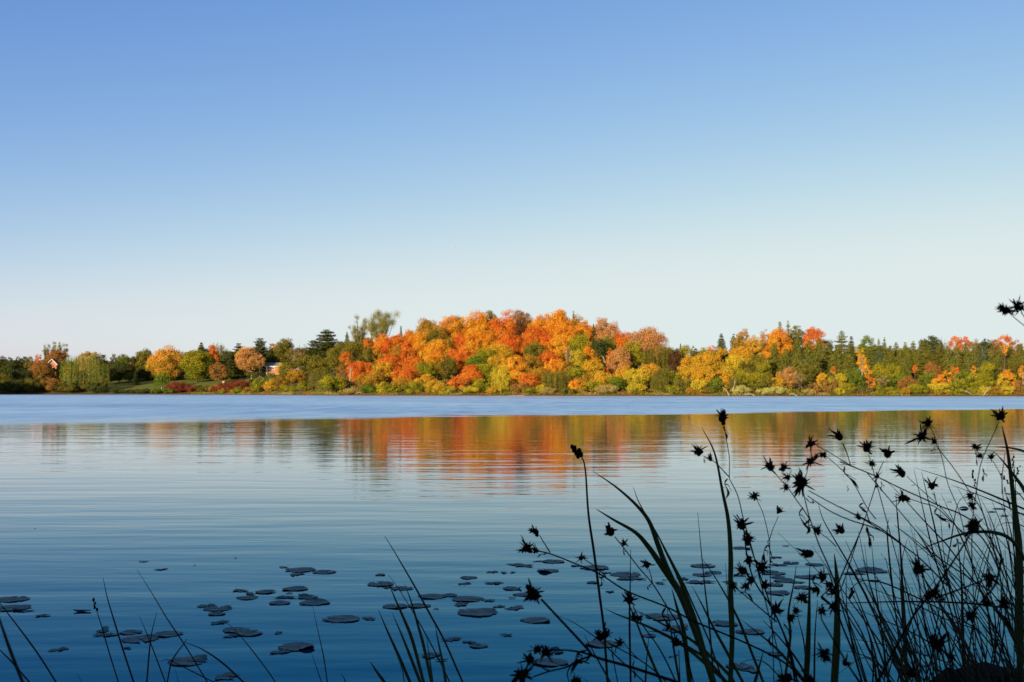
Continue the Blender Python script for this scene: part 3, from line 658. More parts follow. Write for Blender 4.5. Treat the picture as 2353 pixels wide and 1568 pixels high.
# bleached logs and leaning dead trunks at the waterline
LOGS = [((1168, 911.2), (1206, 910.6), .22, 'floating_log', 'long bleached log floating flat below the middle of the orange hill', 262, .12),
        ((1660, 890), (1676, 910), .28, 'dead_trunk', 'forked bare pale trunk leaning to the water under the golden woods', None, None),
        ((1689, 870), (1683, 900), .2, 'dead_trunk', 'slim upright pale dead trunk among the golden woods', None, None),
        ((1712, 906), (1735, 910), .3, 'fallen_trunk', 'pale fallen trunk lying at the waterline below the pale shrubs', None, None),
        ((1813, 906), (1832, 910.5), .3, 'fallen_trunk', 'fallen trunk lying at the waterline below the conifers', None, None),
        ((2276, 888), (2260, 909), .28, 'dead_trunk', 'bare pale trunk leaning right at the shore of the far right woods', None, None),
        ((2208, 897), (2232, 907), .2, 'fallen_trunk', 'thin pale branch sloping to the water in the far right woods', None, None),
        ((586, 873), (608, 872), .16, 'bent_branch', 'thin pale arched branch above the bank left of the brick house', 372, None),
        ((804, 841), (804, 876), .42, 'dead_trunk', 'bare cream-coloured upright trunk in front of the red trees', None, None),
        ((1383, 818), (1389, 834), .28, 'dead_trunk', 'pale broken trunk in the dark gap on the right flank', None, None),
        ((816, 905), (831, 903), .2, 'fallen_trunk', 'pale driftwood branch on the tan bank left of the hill', None, None)]
for (a, c, r, nm, lab, Yf, z) in LOGS:
    Y0 = Yf * K if Yf else shoreY((c[0] - CX) / F * 262 * K) - .6
    if nm == 'dead_trunk': Y0 -= 1.5 if a[1] > 860 else 0
    P0, P1 = at(a[0], a[1], Y0), at(c[0], c[1], Y0 - .3)
    if z is not None: P0.z = P1.z = z
    if nm == 'bent_branch': P0, P1 = P0, P1
    mid = P0.lerp(P1, .5) + Vector((.25, 0, .35 if nm != 'floating_log' else .02))
    if nm == 'bent_branch': mid.z += 1.2
    base = P1.copy(); V, Fc = [], []
    tube(V, Fc, [q - base for q in catmull([P0, mid, P1], 4)], lambda q: r * (.32 + .42 * q), 6)
    rt = empty(nm, base, label=lab, cat='log' if 'log' in nm else ('branch' if 'branch' in nm else 'trunk'))
    link('trunk', mesh(nm, V, Fc, BARKP), rt)
    V, Fc = [], []
    for s in (-1, 1, 1):
        q0 = P0.lerp(P1, .3 + .2 * s * random.random()) - base; L_ = (P1 - P0).length * .22
        tube(V, Fc, [q0, q0 + Vector((s * L_ * .5, 0, L_ * .5)), q0 + Vector((s * L_ * .8, .1, L_ * .95))], lambda q: r * .35 * (1 - .7 * q), 4)
    if nm != 'floating_log' and nm != 'bent_branch': link('snag', mesh('snag', V, Fc, BARKP), rt)
    if nm == 'bent_branch':
        V, Fc = [], []; tube(V, Fc, [P0 - base, P0 - base + Vector((-.4, 0, -3.4))], lambda q: .1, 4); link('prop', mesh('prop', V, Fc, BARKP), rt)
# short contrail, high and far
cm, t, b = newmat('contrail_vapour'); t.nodes.remove(b)
vp = N(t, 'ShaderNodeVolumePrincipled'); vp.inputs['Color'].default_value = (1, 1, 1, 1); vp.inputs['Density'].default_value = .006
t.links.new(vp.outputs[0], t.nodes['Material Output'].inputs['Volume'])
P0, P1 = at(1038, 560, 14000), at(1054, 580, 14000); V, Fc = [], []
base = P0.lerp(P1, .5)
tube(V, Fc, [P0.lerp(P1, i / 8) - base for i in range(9)], lambda q: 8 + 30 * math.sin(math.pi * q) * (1 - q * .4), 8)
tag(link('contrail', mesh('contrail', V, Fc, cm), None, base), label='short faint white contrail in the sky left of centre', cat='contrail')

# ------------------------------------------------------------------ foreground coordinates
def cp(c, x, y):
    if c == 'A': return (x / 3.84, 1194.9 + y / 3.84)
    if c == 'B': return (551.5 + x / 3.84, 1194.9 + y / 3.84)
    if c == 'C': return (1102.9 + x / 3.84, 1194.9 + y / 3.84)
    if c == 'D': return (1654.4 + x / 3.3684, 1194.9 + y / 3.3684)
    if c == 'E': return (1930.1 + x / 4.264, 888.5 + y / 4.264)
    if c == 'G': return (1531.9 + x / 4.265, 888.5 + y / 4.265)
    return (x, y)
CS = dict(A=3.84, B=3.84, C=3.84, D=3.3684, E=4.264, G=4.265, Z=1.0)

# ------------------------------------------------------------------ lily pads
PADM, t, b = newmat('lily_pad_leaf')
tc = N(t, 'ShaderNodeTexCoord'); nz = N(t, 'ShaderNodeTexNoise'); nz.inputs['Scale'].default_value = 14; nz.inputs['Detail'].default_value = 5
t.links.new(tc.outputs['Object'], nz.inputs['Vector'])
cr = N(t, 'ShaderNodeValToRGB'); t.links.new(nz.outputs[0], cr.inputs[0])
cr.color_ramp.elements[0].position = .35; cr.color_ramp.elements[0].color = (.03, .08, .07, 1); cr.color_ramp.elements[1].position = .7; cr.color_ramp.elements[1].color = (.07, .17, .13, 1)
e = cr.color_ramp.elements.new(.3); e.color = (.04, .025, .012, 1)
t.links.new(cr.outputs[0], b.inputs['Base Color']); b.inputs['Roughness'].default_value = .55; b.inputs['Specular IOR Level'].default_value = .26; b.inputs['IOR'].default_value = 1.3
bpn = N(t, 'ShaderNodeBump'); bpn.inputs['Strength'].default_value = .5; bpn.inputs['Distance'].default_value = .01; t.links.new(nz.outputs[0], bpn.inputs['Height']); t.links.new(bpn.outputs[0], b.inputs['Normal'])
PADD = simple('lily_pad_underside', (.03, .015, .015), .6, .3, 12, .3)
PADS = """
A 105 703 290 o;A 110 780 290 o;A 165 802 110 d;A 240 805 120 n;A 375 848 130 r;A 728 810 155 d;A 1268 370 85 n;A 1425 440 120 r;A 310 79 16 n;A 1720 404 20 n
A 1825 760 190 r;A 1925 785 245 o;A 1912 832 150 o;A 1935 910 180 r;A 2080 975 230 o;A 2200 1005 230 o;A 2040 1028 160 r;A 935 948 60 n;A 910 982 160 r;A 930 1018 220 r;A 1155 995 190 o;A 1235 1055 310 o
A 1480 1010 250 o;A 1120 1133 90 r;A 520 1147 190 r;A 1655 1250 340 c;A 2000 1385 290 r;A 2080 340 24 n
B 385 420 90 r;B 535 443 265 o;B 745 463 210 o;B 500 483 170 r;B 1238 487 90 o;B 1240 570 230 o;B 1430 607 190 o;B 1310 598 100 r;B 490 610 225 o;B 435 650 60 n;B 225 638 180 o;B 90 655 120 r;B 2 627 170 r
B 62 690 185 o;B 400 685 200 r;B 600 685 175 c;B 545 662 70 n;B 350 735 185 o;B 660 732 265 o;B 1370 765 220 o;B 1580 760 200 o;B 1700 678 250 o;B 1850 668 140 o;B 2010 700 280 o;B 1950 747 190 r;B 2200 715 110 r
B 900 878 320 o;B 1140 873 170 r;B 2095 820 360 o;B 2020 512 150 o;B 1985 565 150 r;B 2240 560 175 r;B 2230 462 130 r;B 340 1000 110 r;B 500 1123 320 c;B 350 1170 200 r;B 1870 1057 190 r;B 2020 1082 130 r;B 2105 1115 165 o
B 1690 1200 230 r;B 1730 788 50 n;B 1780 1240 110 n
C 365 403 260 r;C 520 368 110 n;C 650 370 200 o;C 600 452 195 c;C 210 467 80 r;C 290 465 70 r;C 285 608 165 c;C 365 662 150 o;C 285 692 70 n;C 165 768 130 r;C 310 780 210 r;C 490 888 260 c;C 235 1020 110 r;C 840 408 80 o
C 1010 425 260 o;C 1120 470 100 r;C 1290 485 270 o;C 1330 520 270 r;C 990 556 100 o;C 1148 637 100 r;C 1965 408 215 o;C 1960 487 170 o;C 2060 467 150 o;C 1630 533 50 n;C 1590 562 120 r;C 1790 520 140 r;C 1945 550 270 r
C 2210 555 180 r;C 1610 860 300 o;C 1730 960 340 r;C 1490 1025 130 o;C 2165 920 215 c;C 2320 990 140 o;C 1080 1098 290 o;C 660 1165 150 c;C 620 1260 300 o;C 2280 1295 220 o
D 165 220 140 c;D 510 203 60 n;D 435 292 110 r;D 450 350 150 r;D 550 335 120 o;D 730 347 140 o;D 150 432 110 r;D 410 413 190 o;D 450 445 110 o;D 670 445 170 o;D 500 472 170 o;D 420 503 140 o;D 600 487 120 r;D 640 525 140 o
D 450 568 180 o;D 1170 393 245 o;D 1040 415 200 r;D 1195 475 110 n;D 1090 460 50 n;D 250 868 190 o;D 60 810 150 o;D 430 1040 120 o;D 220 1155 240 r;D 1560 1130 100 r
E 1215 1197 90 m;E 1700 1052 180 n;E 1560 1200 120 o;E 1490 1230 120 r;E 1610 1268 110 r;E 1070 1130 50 n;E 1770 1245 80 n
"""
pads = []
for e in PADS.replace('\n', ';').split(';'):
    q = e.split()
    if q:
        x, y = cp(q[0], float(q[1]), float(q[2])); pads.append([x, y, float(q[3]) / CS[q[0]], q[4]])
SHN = {'o': 'round flat', 'r': 'ragged torn', 'n': 'small narrow', 'd': 'dark upturned', 'c': 'curled-edge', 'm': 'dark mounded'}
def preg(x, y):
    col = ('at far left', 'left of centre', 'near the middle', 'right of centre', 'behind the reeds', 'behind the right thicket')[int(np.searchsorted([230, 540, 900, 1320, 1720], x))]
    row = 'farthest row' if y < 1325 else ('second row' if y < 1372 else ('third row' if y < 1440 else 'nearest row'))
    return f'{row} {col}'
bk_ = {}
for p_ in pads: bk_.setdefault((p_[3], preg(p_[0], p_[1])), []).append(p_)
for (k, rgn), L in bk_.items():
    L.sort(key=lambda q: q[0])
    for i, q in enumerate(L):
        q.append(f"{SHN[k]} lily pad, {rgn}" + ('' if len(L) == 1 else f", {ordinal(i + 1, len(L))}"))
for i, (x, y, wpx, k, lab) in enumerate(pads):
    rng = random.Random(i * 7 + 3)
    c = water_at(x, y); R = wpx / F * c.y / 2
    V, Fc = [], []
    ns = 40; rings = [0, .35, .65, .88, 1.0]
    an0 = rng.uniform(0, 6.283); notch = rng.uniform(.05, .16)
    ph = [rng.uniform(0, 6.3) for _ in range(6)]
    asp = {'n': .35, 'd': .35, 'r': .9}.get(k, 1.0)
    curl = [rng.uniform(0, 6.3), rng.uniform(.4, .9)]
    def rad(a):
        v = 1 + .03 * math.sin(5 * a + ph[0]) + .02 * math.sin(11 * a + ph[1])
        if k in 'r': v = .72 + .24 * math.sin(2 * a + ph[2]) + .14 * math.sin(5 * a + ph[3]) + .09 * math.sin(9 * a + ph[4]) + .07 * math.sin(17 * a + ph[5])
        if k in 'o': v += .025 * math.sin(23 * a + ph[5]) + .03 * math.sin(3 * a + ph[3])
        return v
    for s in range(ns + 1):
        a = notch + (6.283 - 2 * notch) * s / ns
        for q in rings:
            rr = R * q * rad(a)
            if q == 1.0: rr *= 1 + rng.uniform(-.05, .04)
            if q == 1.0 and k in 'rco' and rng.random() < .12: rr *= rng.uniform(.80, .92)
            z = .002 + .002 * q * math.sin(3 * a + ph[0]) + .0015 * rng.random() + .002 * q * q
            if k in 'cm' or (k == 'o' and R > .1):
                dd = math.cos(a - curl[0]); amp = .022 if k == 'c' else .008
                if dd > .75: z += amp * (dd - .75) * 4 * q ** 3 * curl[1]
            if k == 'd': z += .02 * (1 - abs(q * math.sin(a))) * .6
            if k == 'm': z += R * .45 * (1 - q * q)
            X_ = math.cos(a) * rr; Y_ = math.sin(a) * rr * asp
            V.append(Vector((X_ * (1) , Y_, z)))
    n = len(rings)
    for s in range(ns):
        for j in range(n - 1):
            Fc.append((s * n + j, s * n + j + 1, (s + 1) * n + j + 1, (s + 1) * n + j))
    me = mesh('lily_pad', V, Fc, PADD if k in 'dm' else PADM)
    o = link('lily_pad', me, None, (c.x, c.y, rng.uniform(0, .003)))
    o.rotation_euler = (0, 0, an0 if k not in 'nd' else rng.uniform(-.3, .3))
    sol = o.modifiers.new('thickness', 'SOLIDIFY'); sol.thickness = .0015
    tag(o, lab, 'lily pad', 'lily pads on the calm near water')

# ------------------------------------------------------------------ rushes and reed blades
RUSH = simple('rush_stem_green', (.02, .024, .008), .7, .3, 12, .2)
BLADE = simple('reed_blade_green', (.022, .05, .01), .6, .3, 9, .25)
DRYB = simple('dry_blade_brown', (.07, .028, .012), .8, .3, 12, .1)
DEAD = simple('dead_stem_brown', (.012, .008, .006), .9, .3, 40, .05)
def to_ground(P):
    d = (P[-1] - P[-2]); 
    if d.z > -1e-4: d = Vector((d.x, d.y, -abs(d.x) - .01))
    d = d / -d.z
    d.x = max(-.9, min(.9, d.x))
    z1 = max(-.3, ground(P[-1].x, P[-1].y)) - .05
    if P[-1].z > z1:
        hh = P[-1].z - z1
        P = P + [P[-1] + Vector((d.x * (.42 - .42 * (1 - q) ** 2.4), 0, -q)) * hh for q in (.12, .25, .4, .6, .8, 1)]
    return P
STEMS = """
A 10 1205,435 1330,630 1480,880 1640,1120 1830,1433;A 14 910,510 945,680 1010,900 1090,1160 1180,1433;A 10s 820,705 850,790 900,950 960,1160 1045,1433;A 13 1385,808 1330,1050 1295,1433
A 10 1230,850 1310,1040 1460,1433;A 14 -40,690 0,738 180,970 340,1190 495,1433;A 13 -60,1090 0,1150 110,1260 260,1433;A 26n -30,790 0,890 90,1150 200,1433;A 14 1640,1085 1780,1140 1960,1260 2150,1433;A 12 1650,1050 1625,1090 1520,1240 1475,1433
A 9 1425,1255 1470,1230 1600,1290 1760,1370 1890,1433;A 9 1960,870 2080,980 2200,1120 2353,1320 2430,1433;A 9 680,1360 725,1433;A 8 1540,1300 1575,1433
B 15 1275,140 1350,260 1450,430 1560,620 1680,840 1800,1060 1965,1433;B 9 640,760 690,990 740,1220 770,1433;B 7 620,1145 670,1290 720,1433;B 30b 1300,530 1370,700 1440,860 1520,1060 1620,1433;B 28b 1450,560 1510,720 1570,930 1620,1110 1690,1433
B 10 1310,485 1420,640 1600,940 1760,1240 1850,1433;B 28b 1220,790 1300,980 1400,1200 1500,1433;B 28b 1340,815 1420,1000 1500,1200 1590,1433;B 25b 1720,920 1750,1080 1790,1270 1815,1433;B 28b 1147,1248 1200,1330 1275,1433
B 8 1385,1215 1430,1320 1450,1433;B 8 885,1355 915,1390 930,1433;B 16b 1640,1000 1670,1200 1700,1433
Z 5s 1318,1027 1336,1050 1345,1080 1352,1180 1365,1270 1378,1370 1388,1450 1396,1568;C 60b 1023,-97 1180,0 1370,110 1480,230 1600,400 1750,620 1850,820 1950,1100 2060,1433;C 46b 995,-430 1200,-290 1380,-130 1490,10 1560,190 1640,400 1780,700 1880,950
C 12 1352,-290 1400,-160 1490,0 1560,120;C 46b 1560,120 1640,280 1740,480 1830,700 1900,900 1960,1100 2050,1433;C 14 1921,-65 1950,250 1985,600 2020,900 2050,1250 2060,1433;C 46b 1955,-820 2070,-590 2140,-250 2190,0 2212,300 2212,600 2225,1000 2210,1433
C 30b 1090,775 1200,830 1330,880 1500,950 1680,1040 1850,1150 2000,1280 2180,1433;C 30b 1340,785 1500,860 1650,940 1850,1050 2030,1200 2200,1370 2240,1433;C 16 1330,260 1325,600 1320,900 1330,1433;C 24b 1250,640 1330,780 1430,1030 1510,1230 1600,1433
C 10 700,850 850,920 1050,1060 1200,1200 1450,1433;C 14 920,1015 1020,1200 1150,1433;C 26b 1870,580 1960,750 2060,950 2180,1170 2320,1433;C 24b 1945,320 2070,500 2200,720 2290,900 2350,1050 2500,1433;C 10 2165,380 2190,700 2210,1100 2220,1433
C 42b 1690,600 1740,780 1800,1000 1850,1433;C 20b 1640,720 1680,950 1720,1200 1760,1433;C 14 1490,1020 1470,1250 1460,1433;C 8 850,1360 960,1433;C 20x 1450,980 1600,1000 1800,1100 2000,1230 2150,1400
D 22b 595,320 570,500 530,720 545,900 500,1257;D 45b 695,360 690,700 680,1000 665,1257;D 60b 885,260 905,500 905,900 885,1257;D 13 760,-130 800,0 920,210 1060,450 1200,740 1330,1000 1450,1257;D 10 1300,0 1300,150 1330,450 1370,800 1440,1100 1450,1257
D 16 1375,-60 1400,300 1410,650 1430,1000 1440,1257;D 13 980,440 980,650 1010,880 1050,1080 1090,1220;D 12 790,655 1100,640 1500,632 1900,645 2200,680;D 10s 1020,600 1025,530 1080,480 1170,468 1300,500 1500,590 1800,740 2000,850
D 8 1000,430 1200,540 1500,650 1750,770 2000,850;D 10 960,650 1250,770 1500,880 1800,1060;D 9 960,910 1300,970 1500,1020 1750,1100;D 12 1240,530 1330,730 1450,1000 1550,1257;D 9 1350,40 1500,150 1700,300 1900,430 2100,560
D 8 1520,90 1620,250 1760,480 1900,700;D 13 1450,145 1410,330 1450,560 1500,750 1600,1000 1700,1257;D 28b 1520,240 1700,170 1900,105 2100,95 2250,150 2353,300;D 22 1840,160 1870,500 1880,900 1890,1257
D 9 930,1010 1050,1030 1180,1080 1280,1160 1350,1257;D 10 915,1190 1120,1065 1250,1180 1330,1257;D 22b 155,765 300,880 420,980 560,1130 650,1240;D 14 330,775 450,900 580,1060 700,1257;D 13 755,620 735,900 730,1257
D 10 565,620 620,820 650,950 680,1257;D 22x 340,1000 300,1150 270,1257;D 8x 130,1130 220,1085 340,1100 450,1200
E 75b 1585,380 1640,620 1690,1000 1730,1350 1752,1568 1762,1900 1765,2500;E 19b 730,797 1000,880 1250,970 1500,1070 1803,1200 1950,1270;E 12 1090,965 1300,1040 1550,1140 1803,1260 1950,1330;E 44b 1510,635 1620,760 1720,890 1803,1010 1900,1200 1950,1500
E 26b 1520,595 1650,600 1803,635 1950,720;E 13 725,815 780,1050 840,1320 900,1568 980,1850 1060,2100;E 14 800,840 850,1050 910,1300 970,1568 1050,1900;E 17 548,1050 560,1250 590,1568 610,1900 640,2300;E 12 440,910 600,1070 800,1290 1000,1500 1060,1568 1350,1950
E 10 990,1050 1060,1200 1150,1400 1230,1568 1350,1900;E 9 485,1285 460,1400 470,1568 500,1900;E 8 535,1360 660,1460 780,1568 1000,1760;E 8 750,1420 850,1568 980,1800;E 10 1240,1050 1160,1140 1120,1300 1080,1568 1000,2000
E 10s 1295,830 1330,1000 1420,1300 1500,1568 1600,2000;E 12 1375,1090 1480,1300 1560,1568 1640,1900;E 12 1480,1100 1580,1350 1650,1568 1700,1900;E 12 1550,1100 1640,1300 1700,1568 1730,1900;E 10s 1580,860 1700,1000 1803,1110 1900,1300;E 9 1540,1370 1620,1335 1750,1350 1850,1400
E 9s 1695,690 1710,850 1690,1100 1700,1500;E 9s 1750,780 1720,920 1730,1200 1740,1500
"""
stems = []
for e in STEMS.replace('\n', ';').split(';'):
    q = e.split()
    if not q: continue
    fl = ''.join(ch for ch in q[1] if ch.isalpha()); wd = float(''.join(ch for ch in q[1] if not ch.isalpha())) / CS[q[0]]
    P = [cp(q[0], *map(float, s.split(','))) for s in q[2:]]
    stems.append(dict(w=wd, f=fl, P=P))
def sreg(x):
    return 'at far left' if x < 330 else ('left of centre' if x < 820 else ('in the clump left of centre' if x < 1110 else ('right of centre' if x < 1560 else ('before the right lily pads' if x < 1950 else 'at the right edge'))))
def sword(s): return {'b': 'broad dark reed blade', 'x': 'dry brown reed blade', 'n': 'blurred thick near rush'}.get(s['f'][:1], 'thin rush with seed tip' if 's' in s['f'] else 'thin dark rush')
bks = {}
for s in stems: bks.setdefault((sword(s), sreg(s['P'][0][0])), []).append(s)
for (wn_, rg_), L in bks.items():
    L.sort(key=lambda q: q['P'][0][0])
    for i, s in enumerate(L): s['label'] = f'{wn_} {rg_}' + ('' if len(L) == 1 else f', {ordinal(i + 1, len(L))} by its tip')
def rush(s, i, depth=None):
    rng = random.Random(50 + i)
    Y0 = (depth or (0.75 if 'n' in s['f'] else (rng.uniform(1.5, 2.0) if 'b' in s['f'] else rng.uniform(1.7, 2.5)))) * K
    lean = rng.uniform(-.12, .12)
    P = []
    n = len(s['P'])
    for j, (x, y) in enumerate(s['P']): P.append(at(x, y, Y0 + lean * (1 - j / n)))
    P = to_ground(catmull(P, 5)); base = P[-1].copy(); P = [p - base for p in P]
    r = s['w'] / F * Y0 / 2 * (1.0 if 'b' in s['f'] else 1.15)
    wide = 'b' in s['f'] or 'x' in s['f']
    V, Fc = [], []
    if wide: tube(V, Fc, P, lambda q: r * (.06 + .94 * min(1, q * 1.9) ** .8) * (1 - .15 * max(0, q - .5)), 6, .16)
    else: tube(V, Fc, P, lambda q: r * (.22 + .78 * min(1, q * 2.2)), 6)
    m = DRYB if 'x' in s['f'] else (BLADE if wide else RUSH)
    if 's' not in s['f']:
        o = link('reed_blade' if wide else 'rush', mesh('blade' if wide else 'rush', V, Fc, m), None, base)
        tag(o, s['label'], 'reed' if wide else 'rush', 'reed blades at the near bank' if wide else 'rushes at the near bank')
    else:
        o = empty('rush', base, label=s['label'], cat='rush', group='rushes at the near bank')
        link('stem', mesh('stem', V, Fc, m), o)
        V, Fc = [], []
        for k in range(7):
            c = P[0].lerp(P[min(len(P) - 1, 6)], k / 7 * .9) + Vector((rng.uniform(-1, 1), rng.uniform(-1, 1), 0)) * r * 2.2
            rb = r * rng.uniform(1.3, 2.1)
            tube(V, Fc, [c + Vector((0, 0, -rb * 1.3)), c + Vector((0, 0, -rb * .6)), c + Vector((0, 0, rb * .6)), c + Vector((0, 0, rb * 1.3))], lambda q: rb * (.35 + .65 * math.sin(math.pi * min(.95, max(.05, q)))), 6)
        link('seed_cluster', mesh('seed_cluster', V, Fc, DEAD), o)
for i, s in enumerate(stems): rush(s, i)
# the dense thicket at the right edge
rr_ = random.Random(11)
for i in range(182):
    q = rr_.random()
    bx_ = 1980 + 560 * rr_.random() ** .75; top = 1215 + 330 * rr_.random() - (110 if bx_ > 2240 else 0) * rr_.random()
    ln = 1620 - top; dx = -ln * rr_.uniform(.05, .75) if rr_.random() < .75 else ln * rr_.uniform(0, .4)
    cv = rr_.uniform(-.18, .18) * ln
    P = [(bx_ + dx, top), (bx_ + dx * .68 + cv * .6, top + ln * .3), (bx_ + dx * .32 + cv * .6, top + ln * .65), (bx_, 1640)]
    rush(dict(w=rr_.uniform(2.2, 4.2), f='b' if q < .12 else '', P=P, label='broad reed blade inside the dense thicket at the lower right' if q < .12 else 'thin rush inside the dense thicket at the lower right'), 300 + i, rr_.uniform(1.4, 2.6))

# dark stump in the lower right corner
V, Fc = [], []
rng = random.Random(3)
Ys = 3.3; c0 = at(2310, 1550, Ys); g0 = ground(c0.x, Ys)
prof = [(-.2, .30), (.1, .26), (.35, .22), (c0.z - g0 - .06, .20), (c0.z - g0, .14), (c0.z - g0 - .02, .02)]
for (z, r) in prof:
    for k in range(16):
        a = 6.283 * k / 16; rr = r * (1 + .12 * math.sin(3 * a + 1) + .10 * math.sin(5 * a + z * 9) + rng.uniform(-.05, .05)); V.append(Vector((math.cos(a) * rr, math.sin(a) * rr, z + rng.uniform(-.015, .015))))
for j in range(len(prof) - 1):
    for k in range(16): Fc.append((j * 16 + k, j * 16 + (k + 1) % 16, (j + 1) * 16 + (k + 1) % 16, (j + 1) * 16 + k))
tag(link('tree_stump', mesh('tree_stump', V, Fc, DEAD), None, (c0.x, Ys, g0)), 'black weathered stump among the rushes in the lower right corner', 'stump')

# ------------------------------------------------------------------ dead flowering weeds with burr heads
def head_mesh(rng, r, d, style=0):
    """burr of bracts: r = overall half width, d = direction away from the stalk"""
    V, Fc = [], []
    d = d.normalized(); core = r * .44
    side = d.orthogonal().normalized()
    tube(V, Fc, [d * (-core * 1.1), d * (-core * .7), d * 0, d * core * .7, d * core * 1.0], lambda q: core * (.25 + .75 * math.sin(math.pi * (.08 + .84 * q))), 8)
    bias = rng.choice([(.2, 1.2), (.6, 1.8), (-.3, .8)]); rag = rng.uniform(.2, .7)
    for q_ in range(rng.randint(0, 2)):     # smaller burrs grown against the main one
        o_ = side * r * rng.uniform(-.45, .45) - d * r * rng.uniform(.1, .6)
        c2 = core * rng.uniform(.4, .7)
        tube(V, Fc, [o_ - d * c2, o_ - d * c2 * .5, o_ + d * c2 * .5, o_ + d * c2], lambda q: c2 * (.3 + .7 * math.sin(math.pi * (.08 + .84 * q))), 7)
    n = rng.randint(24, 40)
    for k in range(n):
        v = Vector((rng.gauss(0, 1), rng.gauss(0, 1), rng.gauss(0, 1))).normalized()
        v = (v + d * rng.uniform(*bias)).normalized()
        ln = r * rng.uniform(.45, 1.25) * (1 if rng.random() > rag else .6); st = v * core * .5
        bend = Vector((rng.gauss(0, 1), rng.gauss(0, 1), rng.gauss(0, 1))) * r * .2
        wdt = r * rng.uniform(.05, .12)
        tube(V, Fc, [st, v * ln * .5 + bend * .5, v * ln * .8 + bend, v * ln + bend * 1.6], lambda q: wdt * (.7 + .6 * math.sin(math.pi * q) - .62 * q * q), 4, .55)
    for k in range(14):   # fine bristles
        v = (Vector((rng.gauss(0, 1), rng.gauss(0, 1), rng.gauss(0, 1))).normalized() + d * .5).normalized()
        tube(V, Fc, [v * core * .7, v * r * rng.uniform(.5, .85)], lambda q: r * .02 * (1.2 - q), 3)
    return mesh('seed_head', V, Fc, DEAD)
def leaf_mesh(rng, size, P):
    V, Fc = [], []
    tube(V, Fc, catmull(P, 5), lambda q: size * (.12 + .9 * abs(math.sin(math.pi * q)) ** .7 * (.55 + .45 * math.sin(9 * q + 1))), 6, .4)
    tube(V, Fc, catmull([P[1] + (P[1] - P[0]) * .1, P[1] + Vector((size * 2.2, 0, -size * 1.2)), P[2] + Vector((size * 2.0, 0, size))], 4), lambda q: size * .45 * (1 - .7 * q), 5, .4)
    return mesh('withered_leaf', V, Fc, DEAD)
